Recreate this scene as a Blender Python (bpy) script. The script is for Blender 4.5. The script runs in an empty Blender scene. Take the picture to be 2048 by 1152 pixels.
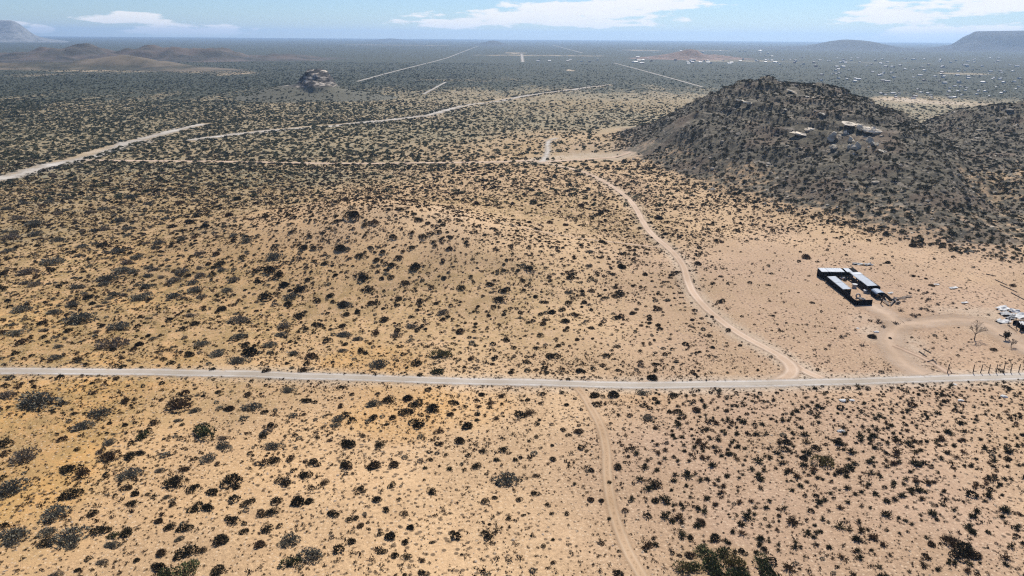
import bpy, bmesh, math, random
import numpy as np
from mathutils import Vector, Matrix, Euler

SC = bpy.context.scene
COL = SC.collection
R = math.radians

# ------------------------------------------------------------------ camera
CAM_H = 50.0                      # drone height in metres
FPX = 1462.0                      # focal length in photo pixels (photo 2048 wide)
PITCH = math.atan(503.0 / FPX)
ROLL = 0.0072
_fwd = np.array([0, math.cos(PITCH), -math.sin(PITCH)])
_up0 = np.array([0, math.sin(PITCH), math.cos(PITCH)])
_rt0 = np.array([1.0, 0, 0])
_rt = _rt0 * math.cos(ROLL) + _up0 * math.sin(ROLL)
_up = _up0 * math.cos(ROLL) - _rt0 * math.sin(ROLL)
cam = bpy.data.cameras.new('camera')
cam.sensor_width = 36.0
cam.lens = FPX / 2048 * 36.0
cam.clip_start = 0.5
cam.clip_end = 60000
camo = bpy.data.objects.new('camera', cam)
COL.objects.link(camo)
camo.matrix_world = Matrix(((_rt[0], _up[0], -_fwd[0], 0), (_rt[1], _up[1], -_fwd[1], 0),
                            (_rt[2], _up[2], -_fwd[2], CAM_H), (0, 0, 0, 1)))
SC.camera = camo

# ------------------------------------------------------------------ sun, exposure
SUN_EL, SUN_AZ = R(47), R(22)     # azimuth from +Y (view direction) towards +X
sun = bpy.data.lights.new('sun', 'SUN')
sun.energy = 4.6
sun.angle = R(0.5)
sun.color = (1.0, 0.94, 0.86)
suno = bpy.data.objects.new('sun', sun)
COL.objects.link(suno)
_sd = Vector((math.sin(SUN_AZ) * math.cos(SUN_EL), math.cos(SUN_AZ) * math.cos(SUN_EL), math.sin(SUN_EL)))
suno.rotation_euler = _sd.to_track_quat('Z', 'Y').to_euler()
suno.location = (0, 0, 400)
SC.view_settings.view_transform = 'Standard'
SC.view_settings.look = 'None'
SC.view_settings.exposure = 0.50
SC.view_settings.gamma = 1.0
SC.cycles.use_denoising = False
SC.cycles.denoiser = 'OPENIMAGEDENOISE'
SC.cycles.max_bounces = 5
SC.cycles.diffuse_bounces = 2
SC.cycles.transparent_max_bounces = 8
SC.cycles.volume_bounces = 0
SC.cycles.pixel_filter_type = 'BLACKMAN_HARRIS'
SC.cycles.filter_width = 1.2


# ------------------------------------------------------------------ node helper
class NT:
    def __init__(self, tree):
        self.t = tree
        self.n = tree.nodes
        self.l = tree.links

    def new(self, kind, **kw):
        n = self.n.new(kind)
        for k, v in kw.items():
            setattr(n, k, v)
        return n

    def put(self, sock, v):
        if v is None:
            return
        if hasattr(v, 'is_output'):
            self.l.new(v, sock)
        else:
            try:
                sock.default_value = v
            except Exception:
                sock.default_value = (*v, 1.0)

    def m(self, op, a, b=None, c=None, clamp=False):
        n = self.new('ShaderNodeMath', operation=op, use_clamp=clamp)
        self.put(n.inputs[0], a)
        self.put(n.inputs[1], b)
        self.put(n.inputs[2], c)
        return n.outputs[0]

    def vm(self, op, a, b=None):
        n = self.new('ShaderNodeVectorMath', operation=op)
        self.put(n.inputs[0], a)
        self.put(n.inputs[1], b)
        return n.outputs[0]

    def mix(self, f, a, b, blend='MIX'):
        n = self.new('ShaderNodeMix', data_type='RGBA', blend_type=blend)
        self.put(n.inputs['Factor'], f)
        for s, v in ((n.inputs[6], a), (n.inputs[7], b)):
            if hasattr(v, 'is_output'):
                self.l.new(v, s)
            else:
                s.default_value = (*v[:3], 1.0)
        return n.outputs[2]

    def step(self, v, lo, hi, a=0.0, b=1.0):
        n = self.new('ShaderNodeMapRange', interpolation_type='SMOOTHSTEP')
        for i, x in enumerate((v, lo, hi, a, b)):
            self.put(n.inputs[i], x)
        return n.outputs[0]

    def noise(self, vec, scale, detail=3.0, rough=0.55, dist=0.0, dim='3D'):
        n = self.new('ShaderNodeTexNoise', noise_dimensions=dim)
        self.put(n.inputs['Vector'], vec)
        n.inputs['Scale'].default_value = scale
        n.inputs['Detail'].default_value = detail
        n.inputs['Roughness'].default_value = rough
        n.inputs['Distortion'].default_value = dist
        return n.outputs['Fac']

    def voro(self, vec, scale, rnd=1.0):
        n = self.new('ShaderNodeTexVoronoi', voronoi_dimensions='2D')
        self.put(n.inputs['Vector'], vec)
        n.inputs['Scale'].default_value = scale
        n.inputs['Randomness'].default_value = rnd
        return n


def ray(x, y):
    d = _rt * (x - 1024.0) + _up * (576.0 - y) + _fwd * FPX
    return d / np.linalg.norm(d)


def at(x, y, z=0.0):
    """the point of the level plain (height z) that the photograph shows at pixel x, y"""
    d = ray(x, y)
    t = (z - CAM_H) / d[2]
    return np.array([d[0] * t, d[1] * t])


def px(X, Y, Z=0.0):
    v = np.stack([X, Y, np.asarray(Z) - CAM_H], -1)
    a, b, c = v @ _rt, v @ _up, v @ _fwd
    c = np.where(c < 1e-3, 1e-3, c)
    return 1024 + FPX * a / c, 576 - FPX * b / c


# ------------------------------------------------------------------ world sky with thin clouds
W = bpy.data.worlds.new('World')
SC.world = W
W.use_nodes = True
W.cycles.sampling_method = 'MANUAL'
W.cycles.sample_map_resolution = 256
nt = NT(W.node_tree)
nt.n.clear()
sky = nt.new('ShaderNodeTexSky', sky_type='NISHITA')
sky.sun_disc = False
sky.sun_elevation = SUN_EL
sky.sun_rotation = SUN_AZ
sky.altitude = 300
sky.air_density = 1.0
sky.dust_density = 0.15
sky.ozone_density = 3.0
tc = nt.new('ShaderNodeTexCoord')
sx = nt.new('ShaderNodeSeparateXYZ')
nt.l.new(tc.outputs['Generated'], sx.inputs[0])
az = nt.m('ARCTAN2', sx.outputs[0], sx.outputs[1])
el = nt.m('ARCSINE', sx.outputs[2])
cmb = nt.new('ShaderNodeCombineXYZ')
nt.put(cmb.inputs[0], nt.m('MULTIPLY', az, 22.0))
nt.put(cmb.inputs[1], nt.m('MULTIPLY', el, 110.0))
cn = nt.noise(cmb.outputs[0], 1.0, 3.0, 0.6, dim='2D')
wob = nt.m('MULTIPLY', nt.m('SUBTRACT', cn, 0.5), 2.0)
# cloud centres: photo x, y and half sizes
CL = [(1085, 38, 230, 16), (1110, 22, 110, 22), (905, 47, 110, 10), (1300, 8, 130, 18), (1215, 26, 100, 18),
      (248, 36, 76, 12), (395, 62, 135, 13), (85, 58, 26, 9), (8, 46, 44, 7),
      (1790, 30, 110, 23), (1985, 10, 130, 20), (1925, 68, 220, 19)]
r2min = None
for (cx, cy, rx, ry) in CL:
    d0, d1, d2 = ray(cx, cy), ray(cx + rx, cy + rx * ROLL), ray(cx, cy - ry)
    a0, e0 = math.atan2(d0[0], d0[1]), math.asin(d0[2])
    ra = abs(math.atan2(d1[0], d1[1]) - a0)
    re = abs(math.asin(d2[2]) - e0)
    u = nt.m('MULTIPLY_ADD', az, 1 / ra, -a0 / ra)
    v = nt.m('MULTIPLY_ADD', el, 1 / re, -e0 / re)
    rr = nt.m('MULTIPLY_ADD', v, v, nt.m('MULTIPLY', u, u))
    r2min = rr if r2min is None else nt.m('MINIMUM', r2min, rr)
dens = nt.m('ADD', nt.m('SUBTRACT', 1.0, nt.m('SQRT', r2min)), wob)
inview = nt.step(dens, -0.12, 0.28)
# the rest of the sky carries clouds of the same sort
vcl = nt.vm('MULTIPLY', tc.outputs['Generated'], (3.0, 3.0, 13.0))
gen = nt.step(nt.noise(vcl, 1.3, 3.0, 0.55), 0.56, 0.72)
ahead = nt.m('MULTIPLY', nt.step(nt.m('ABSOLUTE', az), 0.62, 0.8), 1.0)
high = nt.step(el, 0.055, 0.12)
gen = nt.m('MULTIPLY', gen, nt.m('MAXIMUM', ahead, high))
cloud = nt.m('MULTIPLY', nt.m('MAXIMUM', inview, gen), nt.step(el, -0.005, 0.006))
skyc = nt.mix(1.0, sky.outputs[0], (0.52, 0.655, 0.89), 'MULTIPLY')
cloudc = nt.mix(cn, (7.6, 7.65, 7.9), (8.6, 8.4, 8.25))
fin = nt.mix(nt.m('MULTIPLY', cloud, 0.93), skyc, cloudc)
bg = nt.new('ShaderNodeBackground')
bg.inputs['Strength'].default_value = 0.088
nt.l.new(fin, bg.inputs['Color'])
wo = nt.new('ShaderNodeOutputWorld')
nt.l.new(bg.outputs[0], wo.inputs[0])


# ------------------------------------------------------------------ tagging
def tag(o, label=None, cat=None, group=None, kind=None):
    if label:
        o['label'] = label
    if cat:
        o['category'] = cat
    if group:
        o['group'] = group
    if kind:
        o['kind'] = kind
    return o


def link(name, me, parent=None, mats=None):
    o = bpy.data.objects.new(name, me)
    COL.objects.link(o)
    if parent is not None:
        o.parent = parent
    if mats:
        for m in (mats if isinstance(mats, (list, tuple)) else [mats]):
            me.materials.append(m)
    return o


def empty(name, loc, rz=0.0, s=1.0):
    o = bpy.data.objects.new(name, None)
    o.empty_display_size = 0.3
    COL.objects.link(o)
    o.location = loc
    o.rotation_euler = (0, 0, rz)
    o.scale = (s, s, s)
    return o


def mesh_from(name, v, f, smooth=False):
    me = bpy.data.meshes.new(name)
    me.from_pydata([tuple(map(float, p)) for p in v], [], [tuple(q) for q in f])
    if smooth:
        me.polygons.foreach_set('use_smooth', [True] * len(me.polygons))
    me.update()
    return me


# ------------------------------------------------------------------ value noise in numpy
def _hash(i, j, seed):
    h = (i.astype(np.int64) * 374761393 + j.astype(np.int64) * 668265263 + seed * 1274126177) & 0xffffffff
    h = ((h ^ (h >> 13)) * 1274126177) & 0xffffffff
    h = h ^ (h >> 16)
    return (h & 0xffff) / 65535.0


def vnoise(x, y, seed=0):
    i, j = np.floor(x), np.floor(y)
    fx, fy = x - i, y - j
    fx, fy = fx * fx * (3 - 2 * fx), fy * fy * (3 - 2 * fy)
    a, b = _hash(i, j, seed), _hash(i + 1, j, seed)
    c, d = _hash(i, j + 1, seed), _hash(i + 1, j + 1, seed)
    return (a * (1 - fx) + b * fx) * (1 - fy) + (c * (1 - fx) + d * fx) * fy


def fbm(x, y, seed=0, oct=4):
    s, a, t = 0, 0.5, 0
    for k in range(oct):
        s = s + a * vnoise(x * 2 ** k + 17.3 * k, y * 2 ** k - 9.1 * k, seed + k)
        t += a
        a *= 0.5
    return s / t


def sst(v, lo, hi):
    t = np.clip((v - lo) / (hi - lo), 0, 1)
    return t * t * (3 - 2 * t)


# ------------------------------------------------------------------ terrain
def Hbase(x, y):
    a = sst(y, 40, 70) * (1 - sst(np.hypot(x, y), 260, 400))
    return a * ((fbm(x / 34, y / 34, 3, 3) - 0.5) * 0.9)


HX = np.array([10, 44, 54, 63, 72, 88, 106, 118, 127, 136, 147, 164, 176, 187, 194, 202, 215, 238, 270, 300, 340, 400, 460])
HZ = np.array([0, 0.0, 2.8, 9.0, 16.0, 24.5, 31.5, 33.8, 34.2, 33.2, 31, 25.5, 18.8, 15.3, 15.8, 18.2, 22, 24.6, 26, 25, 18, 5, 0])


def F_hill(x, y):
    wx = x + (fbm(x / 60, y / 60, 11, 2) - 0.5) * 16
    g = np.interp(wx, HX, HZ)
    toe = 214 + 88 * (1 - sst(x, 38, 84)) - 60 * sst(x, 72, 128) + (fbm(x / 40, y / 90, 12, 3) - 0.5) * 30
    crest = 338 + (fbm(x / 70, 0 * y, 13, 2) - 0.5) * 22
    t = np.clip((y - toe) / (crest - toe), 0, 1)
    front = 0.60 * t + 0.40 * t * t * (3 - 2 * t)
    back = 1 - sst(y, crest, crest + 120)
    f = g * np.where(y < crest, front, back)
    env = np.clip(f / 10, 0, 1)
    # a gully runs down between the two summits
    gl = np.exp(-((x - (188 - (crest - y) * 0.34)) / 11.0) ** 2) * env
    f = f - gl * 5.0 - 9.0 * env * np.maximum(0, .16 - np.abs(fbm(x / 26, y / 60, 16, 3) - .5)) + (fbm(x / 22, y / 22, 14, 4) - 0.5) * 5.5 * env + (fbm(x / 5, y / 5, 15, 3) - 0.5) * 1.4 * env
    st = 3.4
    q = (f + (x - 120) * 0.055) / st
    fr = q - np.floor(q)
    led = (np.floor(q) + sst(fr, 0.55, 0.95)) * st - (x - 120) * 0.055
    k = 0.62 * sst(f, 12, 22)
    f = f * (1 - k) + led * k
    return np.maximum(f, 0)


_mc = at(722, 452)


def F_mound(x, y):
    u, v = (x + 36) / 50.0, (y - 180) / 40.0
    u = u + 0.10 * v
    r2 = u * u + v * v
    f = 11.0 * np.exp(-r2 * 1.8) + 2.2 * np.exp(-(((x - 2) / 26.0) ** 2 + ((y - 158) / 17.0) ** 2))
    f = f + (fbm(x / 9, y / 9, 21, 3) - 0.5) * 0.9 * np.clip(f / 3, 0, 1)
    return np.maximum(f - 0.25, 0)


def F_butte(x, y):
    cx, cy = -166, 640
    u, v = (x - cx), (y - cy) / 1.35
    rr = np.hypot(u, v)
    n = fbm(x / 14, y / 14, 31, 3) - 0.5
    top = 23.5 * (1 - sst(rr + n * 9, 4, 25)) ** 0.9
    ap = 9.5 * (1 - sst(np.hypot((u + 20) / 1.5, v / 1.3), 6, 34)) + 6 * (1 - sst(np.hypot((u - 20) / 1.5, v), 5, 34))
    f = np.maximum(top, ap) + n * 1.5 * np.clip(top / 6, 0, 1)
    tilt = u * 0.33
    st = 3.0
    q = (f + tilt) / st
    fr = q - np.floor(q)
    led = (np.floor(q) + sst(fr, 0.6, 0.95)) * st - tilt
    k = 0.85 * sst(f, 8, 13)
    return np.maximum(f * (1 - k) + led * k, 0)


def bump2(x, y, cx, cy, rx, ry, h, p=2.0):
    r2 = ((x - cx) / rx) ** 2 + ((y - cy) / ry) ** 2
    return h * np.exp(-r2 ** (p / 2))


def F_lefthills(x, y):
    f = bump2(x, y, -905, 1560, 88, 120, 30) + bump2(x, y, -760, 1600, 80, 120, 20) + bump2(x, y, -700, 1570, 60, 90, 9)
    f += bump2(x, y, -630, 1620, 60, 110, 18) + bump2(x, y, -1080, 1600, 90, 120, 10) + bump2(x, y, -510, 1680, 90, 100, 9)
    n = fbm(x / 70, y / 110, 41, 5) - 0.5 + (np.abs(fbm(x / 45, y / 60, 42, 4) - 0.5) - 0.12) * 1.3
    return np.maximum(f * (1 + 1.0 * n) + n * 5 * np.clip(f / 8, 0, 1) - 0.8, 0)


def F_lowridge(x, y):
    f = bump2(x, y, -640, 1190, 70, 50, 13) + bump2(x, y, -560, 1180, 60, 45, 10) + bump2(x, y, -770, 1150, 90, 40, 8) + bump2(x, y, -480, 1130, 60, 40, 5)
    n = fbm(x / 40, y / 40, 43, 4) - 0.5
    return np.maximum(f * (1 + 0.8 * n) - 0.5, 0)


def F_farhills(x, y):
    f = bump2(x, y, 440, 1900, 38, 60, 15) + bump2(x, y, 400, 1930, 70, 60, 9) + bump2(x, y, 520, 1980, 60, 60, 9)
    n = fbm(x / 40, y / 40, 45, 4) - 0.5
    return np.maximum(f * (1 + 0.8 * n) - 0.5, 0)


def F_midhill(x, y):
    f = bump2(x, y, -120, 4600, 60, 160, 19, 2.5) + bump2(x, y, -170, 4650, 120, 150, 10)
    f += bump2(x, y, -1150, 7200, 160, 200, 26)
    return np.maximum(f - 0.5, 0)


def F_table(x, y):
    f = bump2(x, y, 1740, 3950, 150, 260, 30, 2.8) + bump2(x, y, 1720, 4000, 330, 380, 14) + bump2(x, y, 2000, 4300, 420, 350, 7)
    n = fbm(x / 120, y / 120, 47, 3) - 0.5
    return np.maximum(f * (1 + 0.25 * n) - 0.5, 0)


def F_mesa(x, y):
    n = fbm(x / 160, y / 160, 49, 4) - 0.5
    d = x - 0.585 * y + n * 90
    up = sst(d, -70, 70) * 0.74 + 0.26 * sst(d, -300, 20)
    dep = sst(y + n * 120, 3560, 3980) * (1 - sst(y, 4700, 5300))
    f = (92 + 0.02 * (x - 2400)) * up * dep * (1 - sst(x, 4700, 5400))
    return np.maximum(f + n * 16 * sst(f, 4, 30) * (1 - sst(f, 66, 80)) - 0.5, 0)


def F_farmesa(x, y):
    n = fbm(x / 300, y / 300, 51, 3) - 0.5
    d = -x - 0.63 * y + n * 70
    up = sst(d, -60, 90) * 0.7 + 0.3 * sst(d, -260, 40)
    dep = sst(y + n * 120, 4300, 4650) * (1 - sst(y, 5600, 6100))
    f = 122 * up * dep * (1 - sst(-x, 4600, 5200))
    return np.maximum(f - 0.5, 0)


FEAT = dict(hill=(F_hill, (5, 470, 150, 480)), mound=(F_mound, (-135, 75, 95, 265)), butte=(F_butte, (-270, -80, 575, 720)))


def T(x, y):
    x, y = np.asarray(x, float), np.asarray(y, float)
    f = np.maximum(np.maximum(F_hill(x, y), F_mound(x, y)), F_butte(x, y)) - 0.15
    return Hbase(x, y) + np.maximum(f, 0)


# ------------------------------------------------------------------ roads (photo pixel polylines on the plain, width in metres)
ROADS = {
    'gravel': ([(-260, 735), (-120, 739), (0, 742), (300, 747), (600, 754), (900, 762), (1200, 768), (1400, 769), (1600, 765), (1800, 758), (2048, 752), (2200, 749), (2360, 747)], 2.0),
    'south': ([(1152, 771), (1168, 790), (1184, 820), (1203, 858), (1213, 900), (1214, 950), (1222, 1000), (1240, 1060), (1262, 1110), (1286, 1152), (1315, 1210), (1340, 1270)], 1.2),
    'winding': ([(1076, 324), (1120, 333), (1165, 344), (1212, 366), (1250, 391), (1274, 420), (1288, 448), (1310, 475), (1341, 502), (1364, 530), (1376, 568), (1400, 604), (1440, 641), (1490, 674), (1545, 703), (1604, 738), (1645, 757)], 1.65),
    'spur': ([(1560, 713), (1578, 728), (1584, 742), (1572, 755), (1545, 766)], 2.2),
    'cross': ([(154, 320), (300, 322), (500, 324), (700, 327), (930, 325), (1050, 322), (1085, 324), (1140, 321), (1205, 317), (1262, 312)], 2.6),
    'north': ([(1082, 325), (1090, 315), (1096, 302), (1095, 290), (1099, 281), (1112, 276)], 2.6),
    'wash': ([(-90, 384), (0, 358), (60, 340), (120, 325), (160, 315), (210, 298), (260, 285), (310, 272), (360, 260), (410, 248)], 7.0),
    'wash2': ([(385, 281), (460, 270), (530, 262), (600, 255), (700, 247), (780, 240), (850, 232), (872, 227), (930, 212), (1000, 200), (1080, 188), (1150, 178), (1220, 170)], 6.5),
    'far1': ([(715, 163), (800, 140), (890, 117), (922, 105), (962, 90)], 4.5),
    'far2': ([(1046, 124), (1043, 108)], 8.0),
    'far3': ([(1228, 126), (1300, 145), (1405, 174)], 4.0),
    'far4': ([(848, 188), (870, 176), (892, 164)], 3.5),
    'far5': ([(1105, 90), (1165, 106)], 6.0),
    'far6': ([(515, 188), (548, 177)], 3.5),
    'yard': ([(1735, 612), (1770, 628), (1800, 648), (1850, 646), (1920, 640), (1980, 652), (2048, 694), (2120, 730)], 6.0),
    'loop': ([(1800, 648), (1778, 672), (1784, 700), (1810, 728), (1850, 748)], 5.2),
    'yard2': ([(1800, 646), (1842, 638), (1900, 632), (1950, 640), (1998, 668), (2060, 712)], 1.5),
    'yard4': ([(1788, 690), (1822, 704), (1862, 722), (1900, 746)], 1.4),
    'faint': ([(1000, 486), (1120, 487), (1240, 490), (1335, 498)], 1.2),
}


def catmull(P, step):
    P = np.array(P, float)
    Q = np.vstack([2 * P[0] - P[1], P, 2 * P[-1] - P[-2]])
    out = []
    for i in range(1, len(Q) - 2):
        n = max(2, int(np.linalg.norm(Q[i + 1] - Q[i]) / step))
        for k in range(n):
            t = k / n
            a, b, c, d = Q[i - 1], Q[i], Q[i + 1], Q[i + 2]
            out.append(0.5 * ((2 * b) + (c - a) * t + (2 * a - 5 * b + 4 * c - d) * t ** 2 + (3 * b - a - 3 * c + d) * t ** 3))
    out.append(P[-1])
    return np.array(out)


RPTS = {}
for k, (pts, w) in ROADS.items():
    g = np.array([at(*p) for p in pts])
    far = np.min(np.hypot(g[:, 0], g[:, 1]))
    RPTS[k] = (catmull(g, 1.2 if far < 260 else 5.0 if far < 500 else 20.0), w)


def road_dist(x, y, names=None):
    """distance to the edge of the nearest road (negative on it)"""
    best = np.full(x.shape, 1e9)
    for k, (P, w) in RPTS.items():
        if names and k not in names:
            continue
        S = P[::max(1, int(2 * w / max(0.1, np.linalg.norm(P[1] - P[0]))) // 2 or 1)]
        if not np.array_equal(S[-1], P[-1]):
            S = np.vstack([S, P[-1]])
        lo, hi = S.min(0) - 25, S.max(0) + 25
        sel = (x > lo[0]) & (x < hi[0]) & (y > lo[1]) & (y < hi[1])
        if not sel.any():
            continue
        q = np.stack([x[sel], y[sel]], -1)
        bd = np.full(len(q), 1e9)
        for a, b in zip(S[:-1], S[1:]):
            ab = b - a
            t = np.clip(((q - a) @ ab) / (ab @ ab + 1e-9), 0, 1)
            dd = q - (a + t[:, None] * ab)
            bd = np.minimum(bd, np.hypot(dd[:, 0], dd[:, 1]))
        best[sel] = np.minimum(best[sel], bd - w / 2)
    return best


# ------------------------------------------------------------------ soil masks
# (mask, photo x, y, half width px, half height px, amount)
PATCH = [
    ('pale', 300, 143, 260, 5, .55), ('pale', 70, 150, 90, 7, .5), ('pale', 470, 147, 70, 5, .6), ('pale', 300, 134, 40, 3, .5),
    ('olive', 330, 148, 120, 4, .6),
    ('pale', 1800, 199, 60, 5, 1.0), ('orange', 1790, 198, 55, 4, .7), ('pale', 1890, 206, 80, 4, .9),
    ('pale', 1450, 122, 90, 2, .25), ('pink', 1480, 122, 200, 5, .6), ('pink', 1750, 125, 200, 5, .4), ('pink', 1930, 147, 60, 3, .9),
    ('pale', 1080, 111, 180, 1.6, .5), ('pale', 900, 160, 100, 3, .3), ('pale', 1140, 141, 12, 2, .9), ('pale', 1030, 106, 25, 1.3, .8),
    ('pale', 1420, 101, 60, 1.5, .6), ('pale', 780, 90, 130, 1.2, .5), ('pale', 1290, 101, 40, 1.5, .6),
    ('pink', 630, 181, 22, 5, 1.0), ('pale', 640, 184, 12, 4, .9), ('orange', 660, 190, 70, 4, .5),
    ('pale', 1010, 158, 90, 3, .3), ('olive', 1200, 210, 160, 14, .8), ('olive', 1350, 215, 120, 20, .5),
    ('pale', 930, 213, 12, 4, 1), ('pale', 860, 231, 30, 5, .8), ('pale', 190, 303, 30, 8, .9), ('pale', 1080, 322, 40, 8, .9),
    ('pale', 1190, 313, 110, 9, .8), ('pink', 1220, 300, 150, 22, .9), ('olive', 1060, 300, 70, 20, .5),
    ('olive', 1050, 415, 240, 40, .6), ('olive', 1250, 450, 160, 40, .45), ('pink', 1250, 370, 60, 30, .6),
    ('pale', 720, 400, 80, 12, .15), ('pale', 900, 480, 60, 26, .2), ('olive', 560, 395, 120, 25, .5),
    ('orange', 60, 880, 260, 330, 1.0), ('orange', 160, 640, 320, 190, .75), ('orange', 760, 720, 120, 40, .8), ('orange', 820, 810, 200, 70, .75),
    ('orange', 100, 480, 300, 140, .45), ('olive', 120, 600, 420, 170, .85), ('olive', 150, 430, 420, 130, .9), ('olive', 120, 840, 320, 120, .7), ('olive', 40, 1000, 200, 160, .5), ('olive', 420, 800, 200, 60, .5), ('olive', 520, 640, 200, 100, .6), ('olive', 850, 620, 300, 120, .4),
    ('pink', 1700, 620, 480, 190, 1.0), ('pink', 1700, 980, 560, 300, 1.0), ('pink', 1360, 900, 120, 120, .5), ('pink', 1950, 520, 160, 90, .7),
    ('orange', 1300, 800, 60, 30, .4), ('pale', 1790, 680, 60, 50, .35), ('pale', 1960, 640, 80, 30, .35),
    ('olive', 2030, 415, 90, 40, .5), ('olive', 1440, 1125, 90, 40, .6),
]
# rough dark and light streaks of the far plain
MASKN = ('orange', 'pink', 'pale', 'rock', 'olive', 'veg', 'plain')


def masks(x, y, rock=None):
    M = {k: np.zeros(x.shape) for k in MASKN}
    n1 = fbm(x / 30, y / 30, 61, 4)
    d = np.hypot(x, y)
    for (k, cx, cy, rx, ry, a) in PATCH:
        c = at(cx, cy)
        wx = np.linalg.norm(at(cx + rx, cy) - c)
        y1 = max(cy - ry, 81 + 0.0072 * (cx - 1024))
        wy = (abs(at(cx, y1)[1] - c[1]) + abs(at(cx, cy + ry)[1] - c[1])) / 2
        sel = (np.abs(x - c[0]) < 2 * wx) & (np.abs(y - c[1]) < 2 * wy)
        if not sel.any():
            continue
        L = min(wx, wy)
        nn = fbm(x[sel] / (L * .5 + 2), y[sel] / (L * .5 + 2), 63, 3) - 0.5
        r = np.hypot((x[sel] - c[0]) / wx, (y[sel] - c[1]) / wy) + nn * 0.9
        M[k][sel] = np.maximum(M[k][sel], a * (1 - sst(r, 0.45, 1.25)))
    rd = road_dist(x, y, ('gravel', 'winding', 'cross', 'wash', 'wash2', 'north'))
    M['pale'] = np.maximum(M['pale'], 0.55 * (1 - sst(rd, 0.2, 2.6)) * (0.5 + n1))
    far = sst(d, 460, 1150)
    left = sst(-x, 40, 260) * sst(d, 240, 380)
    M['veg'] = np.clip(0.10 * sst(d, 200, 330) + 0.30 * left * (1 - far) + far * 0.97 + (n1 - .5) * 0.3 * sst(d, 200, 300), 0, 1) * (1 - M['pale'] * 0.95)
    M['veg'] *= (1 - 0.75 * M['pink'] * sst(d, 500, 900))
    big = fbm(x / 420, y / 160, 65, 4)
    M['veg'] = np.clip(M['veg'] + far * (big - .5) * 0.55, 0, 1)
    lw = sst(-x, -60, 120)
    nb = fbm(x / 45, y / 30, 66, 4)
    M['plain'] = np.clip(sst(d + (nb - .5) * 160 - 60 * (1 - lw) + 95 * lw, 255, 420) * (0.9 + (nb - .5) * .5), 0, 1) * (1 - M['pale'])
    mo = F_mound(x, y)
    M['orange'] = np.clip(np.maximum(M['orange'] * .85, .38 * sst(-x, -15, 55) * (1 - sst(d, 180, 300)) * (.6 + .8 * n1)), 0, 1)
    M['olive'] = np.clip(M['olive'] + 0.30 * sst(d, 95, 130) * (1 - .7 * sst(x, 30, 70)) + 0.3 * sst(d, 200, 300), 0, 1) * (1 - .8 * sst(mo, 2.5, 7))
    M['pale'] = np.maximum(M['pale'], .12 * sst(mo, 4, 9) * (.4 + n1))
    if rock is not None:
        M['rock'] = rock
        M['veg'] = M['veg'] * (1 - rock)
        M['plain'] = M['plain'] * (1 - rock)
    return M


def put_masks(me, M):
    for nm, keys in (('maska', ('orange', 'pink', 'pale')), ('maskb', ('rock', 'olive', 'veg'))):
        at_ = me.attributes.new(nm, 'FLOAT_COLOR', 'POINT')
        buf = np.ones((len(me.vertices), 4), np.float32)
        for i, k in enumerate(keys):
            buf[:, i] = M[k].ravel()
        if nm == 'maskb':
            buf[:, 3] = M['plain'].ravel()
        at_.data.foreach_set('color', buf.ravel())


def grid_mesh(name, xs, ys, zf):
    X, Y = np.meshgrid(xs, ys)
    Z = zf(X, Y)
    nx, ny = len(xs), len(ys)
    co = np.stack([X, Y, Z], -1).reshape(-1, 3).astype(np.float32)
    i = np.arange((nx - 1) * (ny - 1))
    a = (i // (nx - 1)) * nx + i % (nx - 1)
    q = np.stack([a, a + 1, a + nx + 1, a + nx], -1).astype(np.int32)
    me = bpy.data.meshes.new(name)
    me.vertices.add(len(co))
    me.vertices.foreach_set('co', co.ravel())
    me.loops.add(q.size)
    me.loops.foreach_set('vertex_index', q.ravel())
    me.polygons.add(len(q))
    me.polygons.foreach_set('loop_start', np.arange(0, q.size, 4, dtype=np.int32))
    me.polygons.foreach_set('loop_total', np.full(len(q), 4, np.int32))
    me.polygons.foreach_set('use_smooth', np.ones(len(q), bool))
    me.update()
    me.validate()
    return me, X, Y, Z


# ------------------------------------------------------------------ materials
def newmat(name):
    m = bpy.data.materials.new(name)
    m.use_nodes = True
    t = NT(m.node_tree)
    b = t.n['Principled BSDF']
    b.inputs['Specular IOR Level'].default_value = 0.15
    b.inputs['Roughness'].default_value = 0.9
    return m, t, b


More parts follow.
